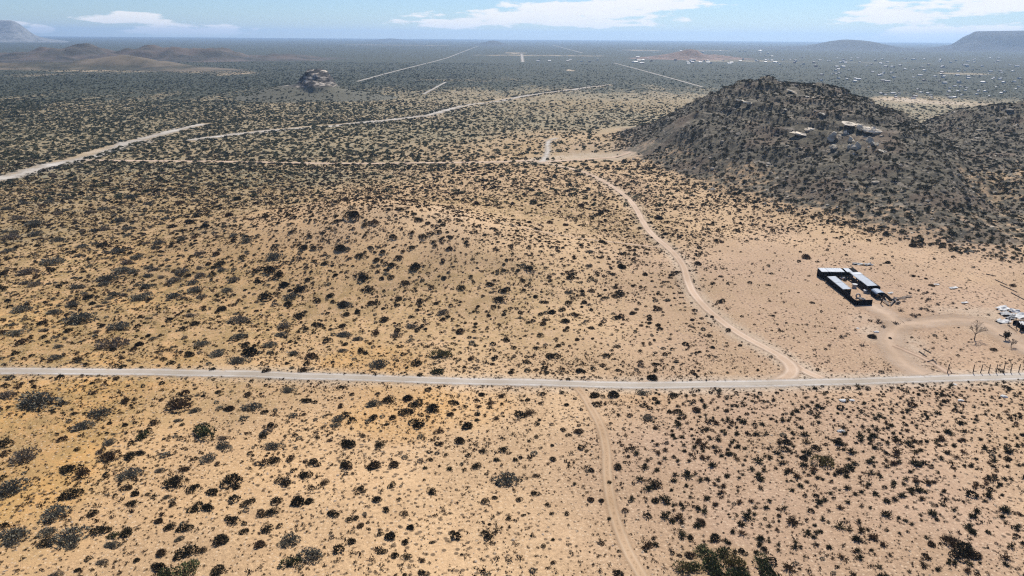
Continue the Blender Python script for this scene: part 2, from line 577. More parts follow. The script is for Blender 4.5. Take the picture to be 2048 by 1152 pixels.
def soil_material():
    m, t, b = newmat('desert_soil')
    P = t.new('ShaderNodeNewGeometry').outputs['Position']
    A = t.new('ShaderNodeSeparateColor')
    t.l.new(t.new('ShaderNodeAttribute', attribute_name='maska').outputs['Color'], A.inputs[0])
    B = t.new('ShaderNodeSeparateColor')
    ab = t.new('ShaderNodeAttribute', attribute_name='maskb')
    t.l.new(ab.outputs['Color'], B.inputs[0])
    n0 = t.noise(P, 0.045, 2, 0.6, dim='2D')
    n1 = t.noise(P, 0.35, 3, 0.6, dim='2D')
    n2 = t.noise(P, 2.2, 3, 0.7, dim='2D')
    n3 = t.noise(P, 9.0, 1, 0.6, dim='2D')
    tan = t.mix(n1, (0.43, 0.290, 0.166), (0.54, 0.382, 0.226))
    org = t.mix(n1, (0.46, 0.245, 0.070), (0.56, 0.335, 0.120))
    pink = t.mix(n1, (0.345, 0.232, 0.150), (0.425, 0.300, 0.205))
    pale = t.mix(n2, (0.46, 0.395, 0.31), (0.58, 0.52, 0.43))
    c = t.mix(t.m('MULTIPLY', A.outputs[0], t.step(n0, 0.25, 0.62, 0.45, 1.0)), tan, org)
    c = t.mix(t.m('MULTIPLY', A.outputs[1], t.step(n0, 0.2, 0.6, 0.6, 1.0)), c, pink)
    c = t.mix(t.m('MULTIPLY', A.outputs[2], t.step(n1, 0.3, 0.55, 0.5, 1.0)), c, pale)
    # grey olive earth of the plain
    c = t.mix(t.m('MULTIPLY', ab.outputs['Alpha'], t.step(n1, 0.25, 0.65, 1.0, 0.8)), c, t.mix(n2, (0.128, 0.132, 0.084), (0.265, 0.258, 0.182)))
    # dry stubble on the sand
    ol = t.mix(n2, (0.115, 0.080, 0.034), (0.39, 0.265, 0.105))
    olm = t.m('MULTIPLY', t.step(t.m('ADD', n1, t.m('MULTIPLY', t.m('SUBTRACT', n2, 0.5), 1.1)), 0.34, 0.60), B.outputs[1])
    c = t.mix(t.m('MULTIPLY', olm, 0.92), c, ol)
    # crust mottling and darker patches
    var = t.m('ADD', t.m('MULTIPLY', n2, 0.42), t.m('MULTIPLY', n3, 0.30))
    var = t.m('ADD', var, t.m('MULTIPLY', n0, 0.28))
    c = t.mix(1.0, c, t.mix(t.step(var, 0.3, 0.7), (0.66, 0.64, 0.61), (1.22, 1.21, 1.18)), 'MULTIPLY')
    # small dead leaves, dung and stones lying about
    v1 = t.voro(P, 0.95)
    size = t.step(n0, 0.35, 0.7, 0.13, 0.30)
    spot = t.m('SUBTRACT', 1.0, t.step(v1.outputs['Distance'], t.m('MULTIPLY', size, 0.55), size))
    cc = t.new('ShaderNodeSeparateColor')
    t.l.new(v1.outputs['Color'], cc.inputs[0])
    keep = t.m('GREATER_THAN', cc.outputs[0], 0.45)
    c = t.mix(t.m('MULTIPLY', t.m('MULTIPLY', spot, keep), 0.8), c, (0.075, 0.052, 0.032))
    v2 = t.voro(P, 1.7)
    cc2 = t.new('ShaderNodeSeparateColor')
    t.l.new(v2.outputs['Color'], cc2.inputs[0])
    sp2 = t.m('MULTIPLY', t.m('SUBTRACT', 1.0, t.step(v2.outputs['Distance'], 0.12, 0.24)), t.m('GREATER_THAN', cc2.outputs[1], 0.6))
    c = t.mix(t.m('MULTIPLY', sp2, 0.5), c, (0.60, 0.47, 0.32))
    # scrub cover of the far plain, too far off to tell the plants apart
    mp = t.vm('MULTIPLY', P, (1.0, 0.55, 1.0))
    g1 = t.noise(mp, 0.28, 2, 0.75, dim='2D')
    g2 = t.noise(t.vm('MULTIPLY', P, (0.6, 0.12, 1.0)), 0.05, 3, 0.75, dim='2D')
    gg = t.m('ADD', t.m('MULTIPLY', g1, 0.6), t.m('MULTIPLY', g2, 0.4))
    vf = t.step(t.m('ADD', gg, t.m('MULTIPLY', t.m('SUBTRACT', B.outputs[2], 0.5), 0.62)), 0.43, 0.57)
    vf = t.m('MULTIPLY', vf, t.step(B.outputs[2], 0.02, 0.15))
    vc = t.mix(n0, (0.018, 0.027, 0.015), (0.048, 0.053, 0.031))
    c = t.mix(t.m('MULTIPLY', vf, 0.95), c, vc)
    # weathered rock
    rk = t.noise(P, 0.5, 4, 0.7)
    rk2 = t.noise(t.vm('MULTIPLY', P, (0.25, 0.25, 1.6)), 0.8, 2, 0.65)
    rc = t.mix(t.step(rk, 0.35, 0.65), (0.036, 0.033, 0.023), (0.138, 0.116, 0.075))
    rc = t.mix(t.step(rk2, 0.57, 0.68), rc, (0.22, 0.185, 0.135))
    rc = t.mix(t.m('MULTIPLY', t.step(n0, 0.52, 0.72), 0.55), rc, (0.14, 0.095, 0.062))
    rf = t.step(t.m('ADD', B.outputs[0], t.m('MULTIPLY', t.m('SUBTRACT', t.m('ADD', t.m('MULTIPLY', n1, 0.6), t.m('MULTIPLY', n0, 0.4)), 0.5), 1.6)), 0.30, 0.68)
    rf = t.m('MULTIPLY', rf, t.step(B.outputs[0], 0.02, 0.15))
    c = t.mix(rf, c, rc)
    t.l.new(c, b.inputs['Base Color'])
    bp = t.new('ShaderNodeBump')
    bp.inputs['Strength'].default_value = 0.55
    bp.inputs['Distance'].default_value = 0.25
    hgt = t.m('ADD', t.m('MULTIPLY', n2, 0.5), t.m('MULTIPLY', n3, 0.18))
    hgt = t.m('ADD', hgt, t.m('MULTIPLY', B.outputs[0], t.m('MULTIPLY', rk, 2.2)))
    hgt = t.m('ADD', hgt, t.m('MULTIPLY', n1, 0.8))
    t.l.new(hgt, bp.inputs['Height'])
    t.l.new(bp.outputs[0], b.inputs['Normal'])
    return m


SOIL = soil_material()


def rock_material(name, lo, hi, band=None, tilt=(0.25, 0.25, 1.6), red=None, bandz=None):
    m, t, b = newmat(name)
    P = t.new('ShaderNodeNewGeometry').outputs['Position']
    n = t.noise(P, 0.35, 6, 0.7)
    c = t.mix(t.step(n, 0.3, 0.7), lo, hi)
    n5 = t.noise(P, 0.035, 5, 0.7)
    c = t.mix(1.0, c, t.mix(t.step(n5, 0.35, 0.65), (0.55, 0.58, 0.58), (1.3, 1.25, 1.2)), 'MULTIPLY')
    if band:
        k = t.noise(t.vm('MULTIPLY', P, tilt), 0.6, 4, 0.6)
        k = t.step(k, 0.52, 0.66)
        if bandz:
            sp = t.new('ShaderNodeSeparateXYZ')
            t.l.new(P, sp.inputs[0])
            zf = t.step(sp.outputs[2], bandz, bandz + 3)
            k = t.m('MULTIPLY', k, zf)
            c = t.mix(zf, t.mix(n, (0.07, 0.07, 0.048), (0.15, 0.14, 0.10)), c)
        c = t.mix(k, c, band)
    if red:
        k = t.noise(P, 0.012, 4, 0.6)
        c = t.mix(t.step(k, 0.42, 0.62), c, red)
    t.l.new(c, b.inputs['Base Color'])
    bp = t.new('ShaderNodeBump')
    bp.inputs['Strength'].default_value = 0.6
    bp.inputs['Distance'].default_value = 0.5
    t.l.new(n, bp.inputs['Height'])
    t.l.new(bp.outputs[0], b.inputs['Normal'])
    return m


def leaf_material(name, c1, c2, c3=None, rough=0.85):
    m, t, b = newmat(name)
    oi = t.new('ShaderNodeObjectInfo')
    P = t.new('ShaderNodeTexCoord').outputs['Object']
    n = t.noise(P, 2.6, 2, 0.6)
    c = t.mix(n, c1, c2)
    if c3:
        c = t.mix(t.step(oi.outputs['Random'], 0.62, 0.98), c, c3)
    k = t.m('ADD', 0.75, t.m('MULTIPLY', oi.outputs['Random'], 0.5))
    hs = t.new('ShaderNodeHueSaturation')
    t.l.new(c, hs.inputs['Color'])
    t.l.new(k, hs.inputs['Value'])
    t.l.new(hs.outputs[0], b.inputs['Base Color'])
    b.inputs['Roughness'].default_value = rough
    return m


def flat_material(name, c1, c2, scale=3.0, rough=0.8, metal=0.0, spec=0.3, bump=0.0):
    m, t, b = newmat(name)
    P = t.new('ShaderNodeTexCoord').outputs['Object']
    n = t.noise(P, scale, 5, 0.65)
    t.l.new(t.mix(t.step(n, 0.3, 0.7), c1, c2), b.inputs['Base Color'])
    b.inputs['Roughness'].default_value = rough
    b.inputs['Metallic'].default_value = metal
    b.inputs['Specular IOR Level'].default_value = spec
    if bump:
        bp = t.new('ShaderNodeBump')
        bp.inputs['Strength'].default_value = bump
        bp.inputs['Distance'].default_value = 0.05
        t.l.new(n, bp.inputs['Height'])
        t.l.new(bp.outputs[0], b.inputs['Normal'])
    return m


def road_material(name, c1, c2, edge, rut=None, grass=None, rag=0.8):
    """u runs 0..1 across the road; ragged edges fade into the sand"""
    m, t, b = newmat(name)
    P = t.new('ShaderNodeNewGeometry').outputs['Position']
    u = t.new('ShaderNodeAttribute', attribute_name='across').outputs['Fac']
    s = t.m('ABSOLUTE', t.m('SUBTRACT', t.m('MULTIPLY', u, 2.0), 1.0))
    n = t.noise(P, 0.5, 5, 0.65)
    n2 = t.noise(P, 3.0, 4, 0.6)
    c = t.mix(n, c1, c2)
    if rut:
        r = t.m('ABSOLUTE', t.m('SUBTRACT', s, 0.46))
        rm = t.m('SUBTRACT', 1.0, t.step(r, 0.07, 0.24))
        c = t.mix(t.m('MULTIPLY', rm, t.step(n, 0.2, 0.6, 0.35, 0.95)), c, rut)
    if grass:
        gm = t.m('MULTIPLY', t.m('SUBTRACT', 1.0, t.step(s, 0.06, 0.26)), t.step(n2, 0.46, 0.62))
        c = t.mix(t.m('MULTIPLY', gm, 0.7), c, grass)
    c = t.mix(1.0, c, t.mix(n2, (0.80, 0.79, 0.78), (1.14, 1.14, 1.14)), 'MULTIPLY')
    c = t.mix(1.0, c, t.mix(t.step(t.noise(P, 0.09, 3, 0.6), 0.3, 0.7), (0.84, 0.81, 0.77), (1.08, 1.08, 1.09)), 'MULTIPLY')
    t.l.new(c, b.inputs['Base Color'])
    if rag > 3:
        n = t.noise(P, 0.11, 5, 0.7)
    al = t.step(t.m('ADD', s, t.m('MULTIPLY', t.m('SUBTRACT', t.m('ADD', t.m('MULTIPLY', n, .6), t.m('MULTIPLY', n2, .4)), 0.5), rag)), edge, 0.99, 1.0, 0.0)
    t.l.new(al, b.inputs['Alpha'])
    return m


RM_GRAVEL = road_material('pale_gravel', (0.33, 0.285, 0.225), (0.44, 0.395, 0.325), 0.1, rut=(0.60, 0.57, 0.52), rag=1.6)
RM_TRACK = road_material('sandy_track', (0.40, 0.27, 0.16), (0.48, 0.34, 0.21), 0.15, rut=(0.54, 0.40, 0.26), grass=(0.22, 0.15, 0.085))
RM_WIND = road_material('pink_track', (0.43, 0.31, 0.21), (0.50, 0.375, 0.265), 0.35, rut=(0.54, 0.42, 0.31))
RM_WASH = road_material('dry_wash', (0.38, 0.345, 0.285), (0.56, 0.52, 0.45), -0.1, rag=5.0)
RM_FAR = road_material('far_dirt_road', (0.33, 0.30, 0.25), (0.46, 0.43, 0.37), 0.1, rag=2.4)
RM_YARD = road_material('yard_track', (0.43, 0.315, 0.215), (0.50, 0.375, 0.265), -0.1, rut=(0.52, 0.40, 0.29), rag=1.4)

RM_YARD2 = road_material('wheel_marks', (0.40, 0.285, 0.195), (0.47, 0.345, 0.245), 0.0, rut=(0.36, 0.25, 0.17), rag=1.5)


# ------------------------------------------------------------------ ground
def geo(a, b, r):
    o = [a]
    while o[-1] < b:
        o.append(o[-1] + max(3.0, o[-1] * r))
    return o


xs = np.concatenate([np.arange(0, 135, 1.5), np.arange(135, 390, 3.0), geo(390, 12500, 0.035)])
xs = np.concatenate([-xs[:0:-1], xs])
ys = np.concatenate([[-1500, -600, -200, -60, 0, 20, 32], np.arange(40, 270, 1.5), np.arange(270, 450, 3.0), geo(450, 12800, 0.026)])
me, X, Y, Z = grid_mesh('ground', xs, ys, lambda a, b_: Hbase(a, b_))
put_masks(me, masks(X, Y))
ground = tag(link('ground', me, mats=SOIL), 'wide tan and orange desert plain reaching the horizon', kind='structure')


def feature(name, F, box, dx, dy, label, mat=SOIL, rockf=None, sink=0.15):
    x0, x1, y0, y1 = box
    me, X, Y, Z = grid_mesh(name, np.arange(x0, x1, dx), np.arange(y0, y1, dy), lambda a, b_: Hbase(a, b_) + F(a, b_) - sink)
    if mat is SOIL:
        f = F(X, Y)
        put_masks(me, masks(X, Y, rock=None if rockf is None else rockf(X, Y, f)))
    return tag(link(name, me, mats=mat), label, kind='structure')


def hill_rock(X, Y, f):
    r = sst(f, 0.2, 2.5) * 0.62 + sst(f, 4, 14) * 0.38
    ol = np.exp(-(((X - 172) / 26) ** 2 + ((Y - 236) / 15) ** 2)) * 0.35
    return np.clip(r - ol, 0, 1)


feature('hill', F_hill, (5, 470, 150, 480), 1.4, 1.4, 'dark rocky brush covered hill rising right of the winding track', rockf=hill_rock)
feature('sandy_mound', F_mound, (-135, 75, 95, 265), 1.0, 1.0, 'low bright sand mound dotted with round shrubs left of centre')
M_BUTTE = rock_material('butte_rock', (0.022, 0.022, 0.023), (0.060, 0.056, 0.050), (0.50, 0.43, 0.34), tilt=(0.30, 0.06, 0.9), bandz=8.0)
feature('rocky_butte', F_butte, (-270, -80, 575, 720), 1.2, 1.6, 'small banded rock butte standing alone on the plain', mat=M_BUTTE)
M_LH = rock_material('far_hill_earth', (0.028, 0.030, 0.025), (0.080, 0.070, 0.052), red=(0.105, 0.082, 0.064))
feature('far_hills', F_lefthills, (-1350, -250, 1250, 2000), 7, 8, 'hazy reddish hills on the left of the plain', mat=M_LH)
M_LR = rock_material('ridge_earth', (0.036, 0.038, 0.024), (0.09, 0.08, 0.05), red=(0.155, 0.122, 0.08))
feature('low_ridge', F_lowridge, (-1000, -330, 1020, 1320), 8, 8, 'low olive ridge in front of the far left hills', mat=M_LR)
M_FH = rock_material('red_hill_earth', (0.11, 0.075, 0.055), (0.21, 0.14, 0.10), (0.30, 0.20, 0.15))
feature('red_hill', F_farhills, (230, 720, 1780, 2150), 8, 8, 'small reddish hill behind the far town', mat=M_FH)
M_MH = rock_material('blue_hill_earth', (0.035, 0.040, 0.035), (0.07, 0.07, 0.06))
feature('distant_hill', F_midhill, (-1700, 300, 4000, 7900), 25, 60, 'tiny dark hills far out in the middle of the plain', mat=M_MH)
feature('table_hill', F_table, (500, 3300, 2900, 5400), 30, 30, 'low flat topped hill on the right horizon', mat=M_MH)
M_MS = rock_material('mesa_rock', (0.020, 0.023, 0.024), (0.058, 0.056, 0.050), (0.075, 0.07, 0.06))
feature('mesa', F_mesa, (1900, 5500, 3300, 5450), 22, 22, 'long flat topped dark mesa at the right edge of the horizon', mat=M_MS)
M_DM = rock_material('haze_lightened_mesa_rock', (0.13, 0.14, 0.14), (0.22, 0.22, 0.21))  # rock lightened to stand in for haze on the far mesa
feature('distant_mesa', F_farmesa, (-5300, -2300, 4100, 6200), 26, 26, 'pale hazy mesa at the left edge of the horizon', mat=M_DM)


def ribbon(name, key, mat, label, lift, widen=1.0, wild=0.0):
    P, w = RPTS[key]
    w = w * widen
    tg = np.gradient(P, axis=0)
    tg /= np.linalg.norm(tg, axis=1)[:, None] + 1e-9
    nr = np.stack([-tg[:, 1], tg[:, 0]], -1)
    s = np.arange(len(P))
    wob = (vnoise(s / 6.0, s * 0 + len(key) * 3.3, 5) - 0.5) * 0.28 * w + wild * w * ((vnoise(s / 5.0, s * 0 + 7.7, 6) - .5) * 1.2 + (vnoise(s / 14.0, s * 0 + 2.7, 8) - .5) * 3.0)
    ww = 1 + wild * (vnoise(s / 4.0, s * 0 + 5.1, 9) - .35) * 1.5
    nc = 7
    V, U = [], []
    for i in range(len(P)):
        for j in range(nc):
            u = j / (nc - 1)
            q = P[i] + nr[i] * ((u - 0.5) * w * 1.45 * ww[i] + wob[i] * 0.5)
            V.append((q[0], q[1]))
            U.append(u)
    V = np.array(V)
    z = T(V[:, 0], V[:, 1]) + lift
    F = [(i * nc + j, i * nc + j + 1, (i + 1) * nc + j + 1, (i + 1) * nc + j) for i in range(len(P) - 1) for j in range(nc - 1)]
    me = mesh_from(name, np.column_stack([V, z]), F, True)
    at_ = me.attributes.new('across', 'FLOAT', 'POINT')
    at_.data.foreach_set('value', np.array(U, np.float32))
    return tag(link(name, me, mats=mat), label, kind='structure')


ribbon('dirt_track', 'faint', RM_YARD, 'faint track across the sand left of the winding track', 0.030)
ribbon('dirt_track', 'yard', RM_YARD, 'wide sandy yard track from the corral to the right edge', 0.034)
ribbon('dirt_track', 'loop', RM_YARD, 'curved turning track between corral and gravel road', 0.038)
ribbon('dirt_track', 'yard2', RM_YARD2, 'faint outer wheel track curving round the yard', 0.030)
ribbon('dirt_track', 'yard4', RM_YARD2, 'faint wheel track from the loop to the fence start', 0.042)
ribbon('dirt_track', 'winding', RM_WIND, 'winding pinkish dirt track running up towards the dark hill', 0.046, 1.1)
ribbon('dirt_track', 'spur', RM_WIND, 'short curved spur joining winding track and gravel road', 0.050, 1.1)
ribbon('dirt_track', 'south', RM_TRACK, 'two rut dirt track leaving the gravel road towards the camera', 0.054, 1.1)
ribbon('gravel_road', 'gravel', RM_GRAVEL, 'straight pale gravel road across the whole view', 0.062, 1.35)
ribbon('dirt_track', 'cross', RM_WIND, 'thin pale cross track along the far side of the sand', 0.06, 1.1)
ribbon('dirt_track', 'north', RM_WASH, 'short pale track bending away beyond the cross track', 0.07, 1.1)
ribbon('dry_wash', 'wash', RM_WASH, 'wide pale dry wash coming in from the left edge', 0.08, 1.15, 0.9)
ribbon('dry_wash', 'wash2', RM_WASH, 'long pale dry wash crossing the middle of the plain', 0.09, 1.15, 1.0)
for k, lab in (('far1', 'long straight dirt road slanting away left of centre'), ('far2', 'short wide white airstrip in the middle distance'),
               ('far3', 'straight dirt road slanting towards the dark hill'), ('far4', 'short pale road stub in the middle distance'),
               ('far5', 'faint road near the horizon right of centre'), ('far6', 'short pale track left of the banded butte')):
    ribbon('far_road', k, RM_FAR, lab, 0.12)
# ------------------------------------------------------------------ plant meshes (unit radius about 1 m)
rng = np.random.default_rng(7)
rnd = random.Random(5)

M_GREY = leaf_material('grey_foliage', (0.115, 0.104, 0.070), (0.27, 0.245, 0.175), (0.20, 0.15, 0.10))
M_DARK = leaf_material('dark_foliage', (0.028, 0.023, 0.012), (0.085, 0.068, 0.034), (0.105, 0.066, 0.034))
M_GREEN = leaf_material('green_foliage', (0.045, 0.055, 0.022), (0.13, 0.135, 0.055), (0.15, 0.12, 0.045))
M_SPIKY = leaf_material('spiky_foliage', (0.036, 0.034, 0.015), (0.105, 0.090, 0.042), (0.12, 0.072, 0.036))
M_TUFT = leaf_material('dry_grass', (0.042, 0.028, 0.016), (0.115, 0.078, 0.038), (0.075, 0.042, 0.024))
M_PLAIN = leaf_material('plain_scrub', (0.055, 0.066, 0.032), (0.165, 0.165, 0.090), (0.27, 0.24, 0.145))
M_HILLB = leaf_material('hill_scrub', (0.046, 0.045, 0.021), (0.145, 0.130, 0.066), (0.18, 0.135, 0.07))
M_TWIG = flat_material('dead_wood', (0.055, 0.042, 0.034), (0.12, 0.095, 0.075), 4.0)
M_STONE = leaf_material('loose_stone', (0.30, 0.225, 0.15), (0.50, 0.40, 0.29), (0.20, 0.15, 0.11))
M_DSTONE = leaf_material('dark_stone', (0.05, 0.045, 0.035), (0.15, 0.125, 0.09), (0.36, 0.31, 0.235))


def leaf_tri(V, F, c, d, s, w, r):
    """a leaf-sized quad at c along direction d"""
    d = Vector(d).normalized()
    a = d.orthogonal().normalized()
    a.rotate(Matrix.Rotation(r.uniform(0, 6.28), 3, d))
    k = len(V)
    c = Vector(c)
    V += [c - a * w, c + d * s * 0.5 - a * w * 0.3 + a * w * 1.3, c + d * s, c + d * s * 0.4 - a * w * 1.5]
    F.append((k, k + 1, k + 2, k + 3))


def bush_mesh(name, seed, n, flat=0.62, lobes=4, leaf=0.16, spike=0.35, spread=0.45):
    r = random.Random(seed)
    L = [(Vector((r.gauss(0, spread), r.gauss(0, spread), 0)), r.uniform(0.45, 0.75)) for _ in range(lobes)]
    V, F = [], []
    for i in range(n):
        c, R_ = r.choice(L)
        th, ph = r.uniform(0, 6.283), math.asin(r.uniform(0.0, 1.0))
        d = Vector((math.cos(th) * math.cos(ph), math.sin(th) * math.cos(ph), math.sin(ph)))
        rad = R_ * (r.uniform(0.55, 1.0) ** 0.5)
        p = c + Vector((d.x * rad, d.y * rad, d.z * rad * flat * 1.5))
        dd = d + Vector((r.gauss(0, .6), r.gauss(0, .6), r.gauss(0.2, .5)))
        if r.random() < spike:
            leaf_tri(V, F, p, d + Vector((r.gauss(0, .3), r.gauss(0, .3), .3)), leaf * r.uniform(1.6, 2.6), leaf * 0.16, r)
        else:
            leaf_tri(V, F, p, dd, leaf * r.uniform(0.9, 1.7), leaf * r.uniform(0.35, 0.6), r)
    return mesh_from(name, V, F)


def tube(V, F, a, b, ra, rb, n=4):
    a, b = Vector(a), Vector(b)
    d = (b - a).normalized()
    u = d.orthogonal().normalized()
    w = d.cross(u)
    k = len(V)
    for (c, rr) in ((a, ra), (b, rb)):
        for i in range(n):
            t_ = 6.2832 * i / n
            V.append(c + u * math.cos(t_) * rr + w * math.sin(t_) * rr)
    for i in range(n):
        j = (i + 1) % n
        F.append((k + i, k + j, k + n + j, k + n + i))
    F.append(tuple(k + i for i in range(n))[::-1])
    F.append(tuple(k + n + i for i in range(n)))


def stems_mesh(name, seed, n=9, h=0.75):
    r = random.Random(seed)
    V, F = [], []
    for i in range(n):
        th = 6.283 * i / n + r.uniform(-.3, .3)
        e = r.uniform(0.5, 1.2)
        d = Vector((math.cos(th) * math.cos(e), math.sin(th) * math.cos(e), math.sin(e)))
        m_ = d * r.uniform(.3, .45)
        tube(V, F, (0, 0, -0.05), m_, 0.035, 0.022, 3)
        tube(V, F, m_, m_ + (d + Vector((r.gauss(0, .3), r.gauss(0, .3), .4))) * h * 0.5, 0.022, 0.008, 3)
    return mesh_from(name, V, F)


def spiky_mesh(name, seed, n=42, leaves=3):
    r = random.Random(seed)
    V, F = [], []
    lean = Vector((r.gauss(0, .15), r.gauss(0, .15), 0))
    for i in range(n):
        th = r.uniform(0, 6.283)
        e = math.asin(r.uniform(0.05, 1.0))
        d = Vector((math.cos(th) * math.cos(e), math.sin(th) * math.cos(e), math.sin(e) * 0.95)) + lean
        ln = r.uniform(0.55, 1.15)
        leaf_tri(V, F, d * 0.05, d, ln, 0.045, r)
        for k in range(leaves):
            p = d * ln * r.uniform(.35, .95)
            leaf_tri(V, F, p, d + Vector((r.gauss(0, .8), r.gauss(0, .8), r.gauss(0, .6))), r.uniform(.16, .3), 0.055, r)
    return mesh_from(name, V, F)


def tuft_mesh(name, seed, n=18):
    r = random.Random(seed)
    V, F = [], []
    for i in range(n):
        th = r.uniform(0, 6.283)
        e = r.uniform(0.25, 1.45)
        d = Vector((math.cos(th) * math.cos(e), math.sin(th) * math.cos(e), math.sin(e)))
        leaf_tri(V, F, Vector((r.gauss(0, .28), r.gauss(0, .28), 0)), d, r.uniform(.4, .9), 0.10, r)
    return mesh_from(name, V, F)


def stone_mesh(name, seed, sub=1, flat=0.6, rough=0.28):
    bm = bmesh.new()
    bmesh.ops.create_icosphere(bm, subdivisions=sub, radius=1.0)
    r = random.Random(seed)
    ax = [Vector((r.gauss(0, 1), r.gauss(0, 1), r.gauss(0, 1))).normalized() for _ in range(5)]
    for v in bm.verts:
        k = 1.0
        for a in ax:
            k -= max(0, v.co.normalized().dot(a) - 0.55) * 0.8
        v.co *= k * r.uniform(1 - rough, 1 + rough * .4)
        v.co.z *= flat
    me = bpy.data.meshes.new(name)
    bm.to_mesh(me)
    bm.free()
    return me


def withmat(me, m):
    me.materials.append(m)
    return me


GREY = [withmat(bush_mesh('grey_bush', 100 + i, 620, flat=0.52, lobes=4 + i % 3, leaf=0.125, spike=0.4, spread=0.36), M_GREY) for i in range(6)]
DARK = [withmat(bush_mesh('dark_shrub', 200 + i, 460, flat=0.60, lobes=3 + i % 3, leaf=0.15, spike=0.3, spread=0.32), M_DARK) for i in range(6)]
GREEN = [withmat(bush_mesh('green_bush', 250 + i, 520, flat=0.62, lobes=5, leaf=0.15, spike=0.4, spread=0.36), M_GREEN) for i in range(3)]
SPIKY = [withmat(spiky_mesh('spiky_shrub', 300 + i, 40 + 6 * i), M_SPIKY) for i in range(5)]
TUFT = [withmat(tuft_mesh('dry_tuft', 400 + i), M_TUFT) for i in range(4)]
LOWB = [withmat(bush_mesh('low_scrub', 450 + i, 90, flat=0.5, lobes=2, leaf=0.30, spike=0.35, spread=0.3), (M_DARK, M_GREY, M_DARK)[i]) for i in range(3)]
PLAIN = [withmat(bush_mesh('plain_scrub', 500 + i, 110, flat=0.6, lobes=3, leaf=0.30, spike=0.3, spread=0.35), M_PLAIN) for i in range(4)]
HILLB = [withmat(bush_mesh('hill_scrub', 550 + i, 110, flat=0.6, lobes=3, leaf=0.30, spike=0.3, spread=0.35), M_HILLB) for i in range(4)]
STONE = [withmat(stone_mesh('stone', 600 + i), M_STONE) for i in range(3)]
DSTONE = [withmat(stone_mesh('dark_stone', 650 + i), M_DSTONE) for i in range(4)]
STEMS = [withmat(stems_mesh('branches', 700 + i), M_TWIG) for i in range(2)]
DEAD = [withmat(spiky_mesh('dead_brush', 750 + i, 34, 1), M_TWIG) for i in range(3)]


# ------------------------------------------------------------------ uncountable ground cover: instanced on points
def stuff(name, label, cat, meshes, x, y, size, tall=None, sink=0.04):
    col = bpy.data.collections.new(name + '_kinds')
    for i, me in enumerate(meshes):
        o = bpy.data.objects.new('%s_kind_%02d' % (name, i), me)
        col.objects.link(o)
    n = len(x)
    z = T(x, y) - sink * size
    me = bpy.data.meshes.new(name)
    me.vertices.add(n)
    me.vertices.foreach_set('co', np.stack([x, y, z], -1).astype(np.float32).ravel())
    g = np.random.default_rng(len(name) * 7 + n)
    rot = np.stack([g.normal(0, .08, n), g.normal(0, .08, n), g.uniform(0, 6.283, n)], -1).astype(np.float32)
    tl = np.ones(n) if tall is None else tall
    sc = np.stack([size * g.uniform(.85, 1.25, n), size * g.uniform(.8, 1.1, n), size * tl * g.uniform(.8, 1.2, n)], -1).astype(np.float32)
    for nm, tp, val in (('rot', 'FLOAT_VECTOR', rot), ('siz', 'FLOAT_VECTOR', sc)):
        a = me.attributes.new(nm, tp, 'POINT')
        a.data.foreach_set('vector', val.ravel())
    a = me.attributes.new('pick', 'INT', 'POINT')
    a.data.foreach_set('value', g.integers(0, len(meshes), n).astype(np.int32))
    o = link(name, me)
    ng = bpy.data.node_groups.new(name + '_scatter', 'GeometryNodeTree')
    ng.interface.new_socket('Geometry', in_out='INPUT', socket_type='NodeSocketGeometry')
    ng.interface.new_socket('Geometry', in_out='OUTPUT', socket_type='NodeSocketGeometry')
    N = ng.nodes
    gi, go = N.new('NodeGroupInput'), N.new('NodeGroupOutput')
    m2p = N.new('GeometryNodeMeshToPoints')
    iop = N.new('GeometryNodeInstanceOnPoints')
    ci = N.new('GeometryNodeCollectionInfo')
    ci.inputs['Collection'].default_value = col
    ci.inputs['Separate Children'].default_value = True
    ci.inputs['Reset Children'].default_value = True
    iop.inputs['Pick Instance'].default_value = True

    def attr(nm, tp):
        k = N.new('GeometryNodeInputNamedAttribute')
        k.data_type = tp
        k.inputs['Name'].default_value = nm
        return [q for q in k.outputs if q.name == 'Attribute' and q.enabled][0]
    L = ng.links
    L.new(gi.outputs[0], m2p.inputs['Mesh'])
    L.new(m2p.outputs[0], iop.inputs['Points'])
    L.new(ci.outputs[0], iop.inputs['Instance'])
    L.new(attr('rot', 'FLOAT_VECTOR'), iop.inputs['Rotation'])
    L.new(attr('siz', 'FLOAT_VECTOR'), iop.inputs['Scale'])
    L.new(attr('pick', 'INT'), iop.inputs['Instance Index'])
    L.new(iop.outputs[0], go.inputs[0])
    md = o.modifiers.new('scatter', 'NODES')
    md.node_group = ng
    return tag(o, label, cat, kind='stuff')


def field(n, y0, y1, seed, half=0.80, pad=18, power=1.0):
    """n random points of the wedge of ground the photograph looks over"""
    g = np.random.default_rng(seed)
    u = g.random(n * 2)
    y = (y0 ** (power + 1) + u * (y1 ** (power + 1) - y0 ** (power + 1))) ** (1 / (power + 1))
    x = g.uniform(-1, 1, n * 2) * (half * y1 + pad)
    k = np.abs(x) < half * y + pad
    k2 = g.random(n * 2) < 1
    x, y = x[k & k2], y[k & k2]
    return x[:n], y[:n]


PENC = np.array([at(1642, 549), at(1710, 613), at(1746, 612), at(1800, 612), at(1770, 580), at(1722, 545)])


def inpen(x, y):
    ins = np.zeros(x.shape, bool)
    j = len(PENC) - 1
    for i in range(len(PENC)):
        xi, yi = PENC[i]
        xj, yj = PENC[j]
        c = ((yi > y) != (yj > y)) & (x < (xj - xi) * (y - yi) / (yj - yi + 1e-12) + xi)
        ins ^= c
        j = i
    return ins


_c1, _c2 = at(1195, 312), at(1230, 300)


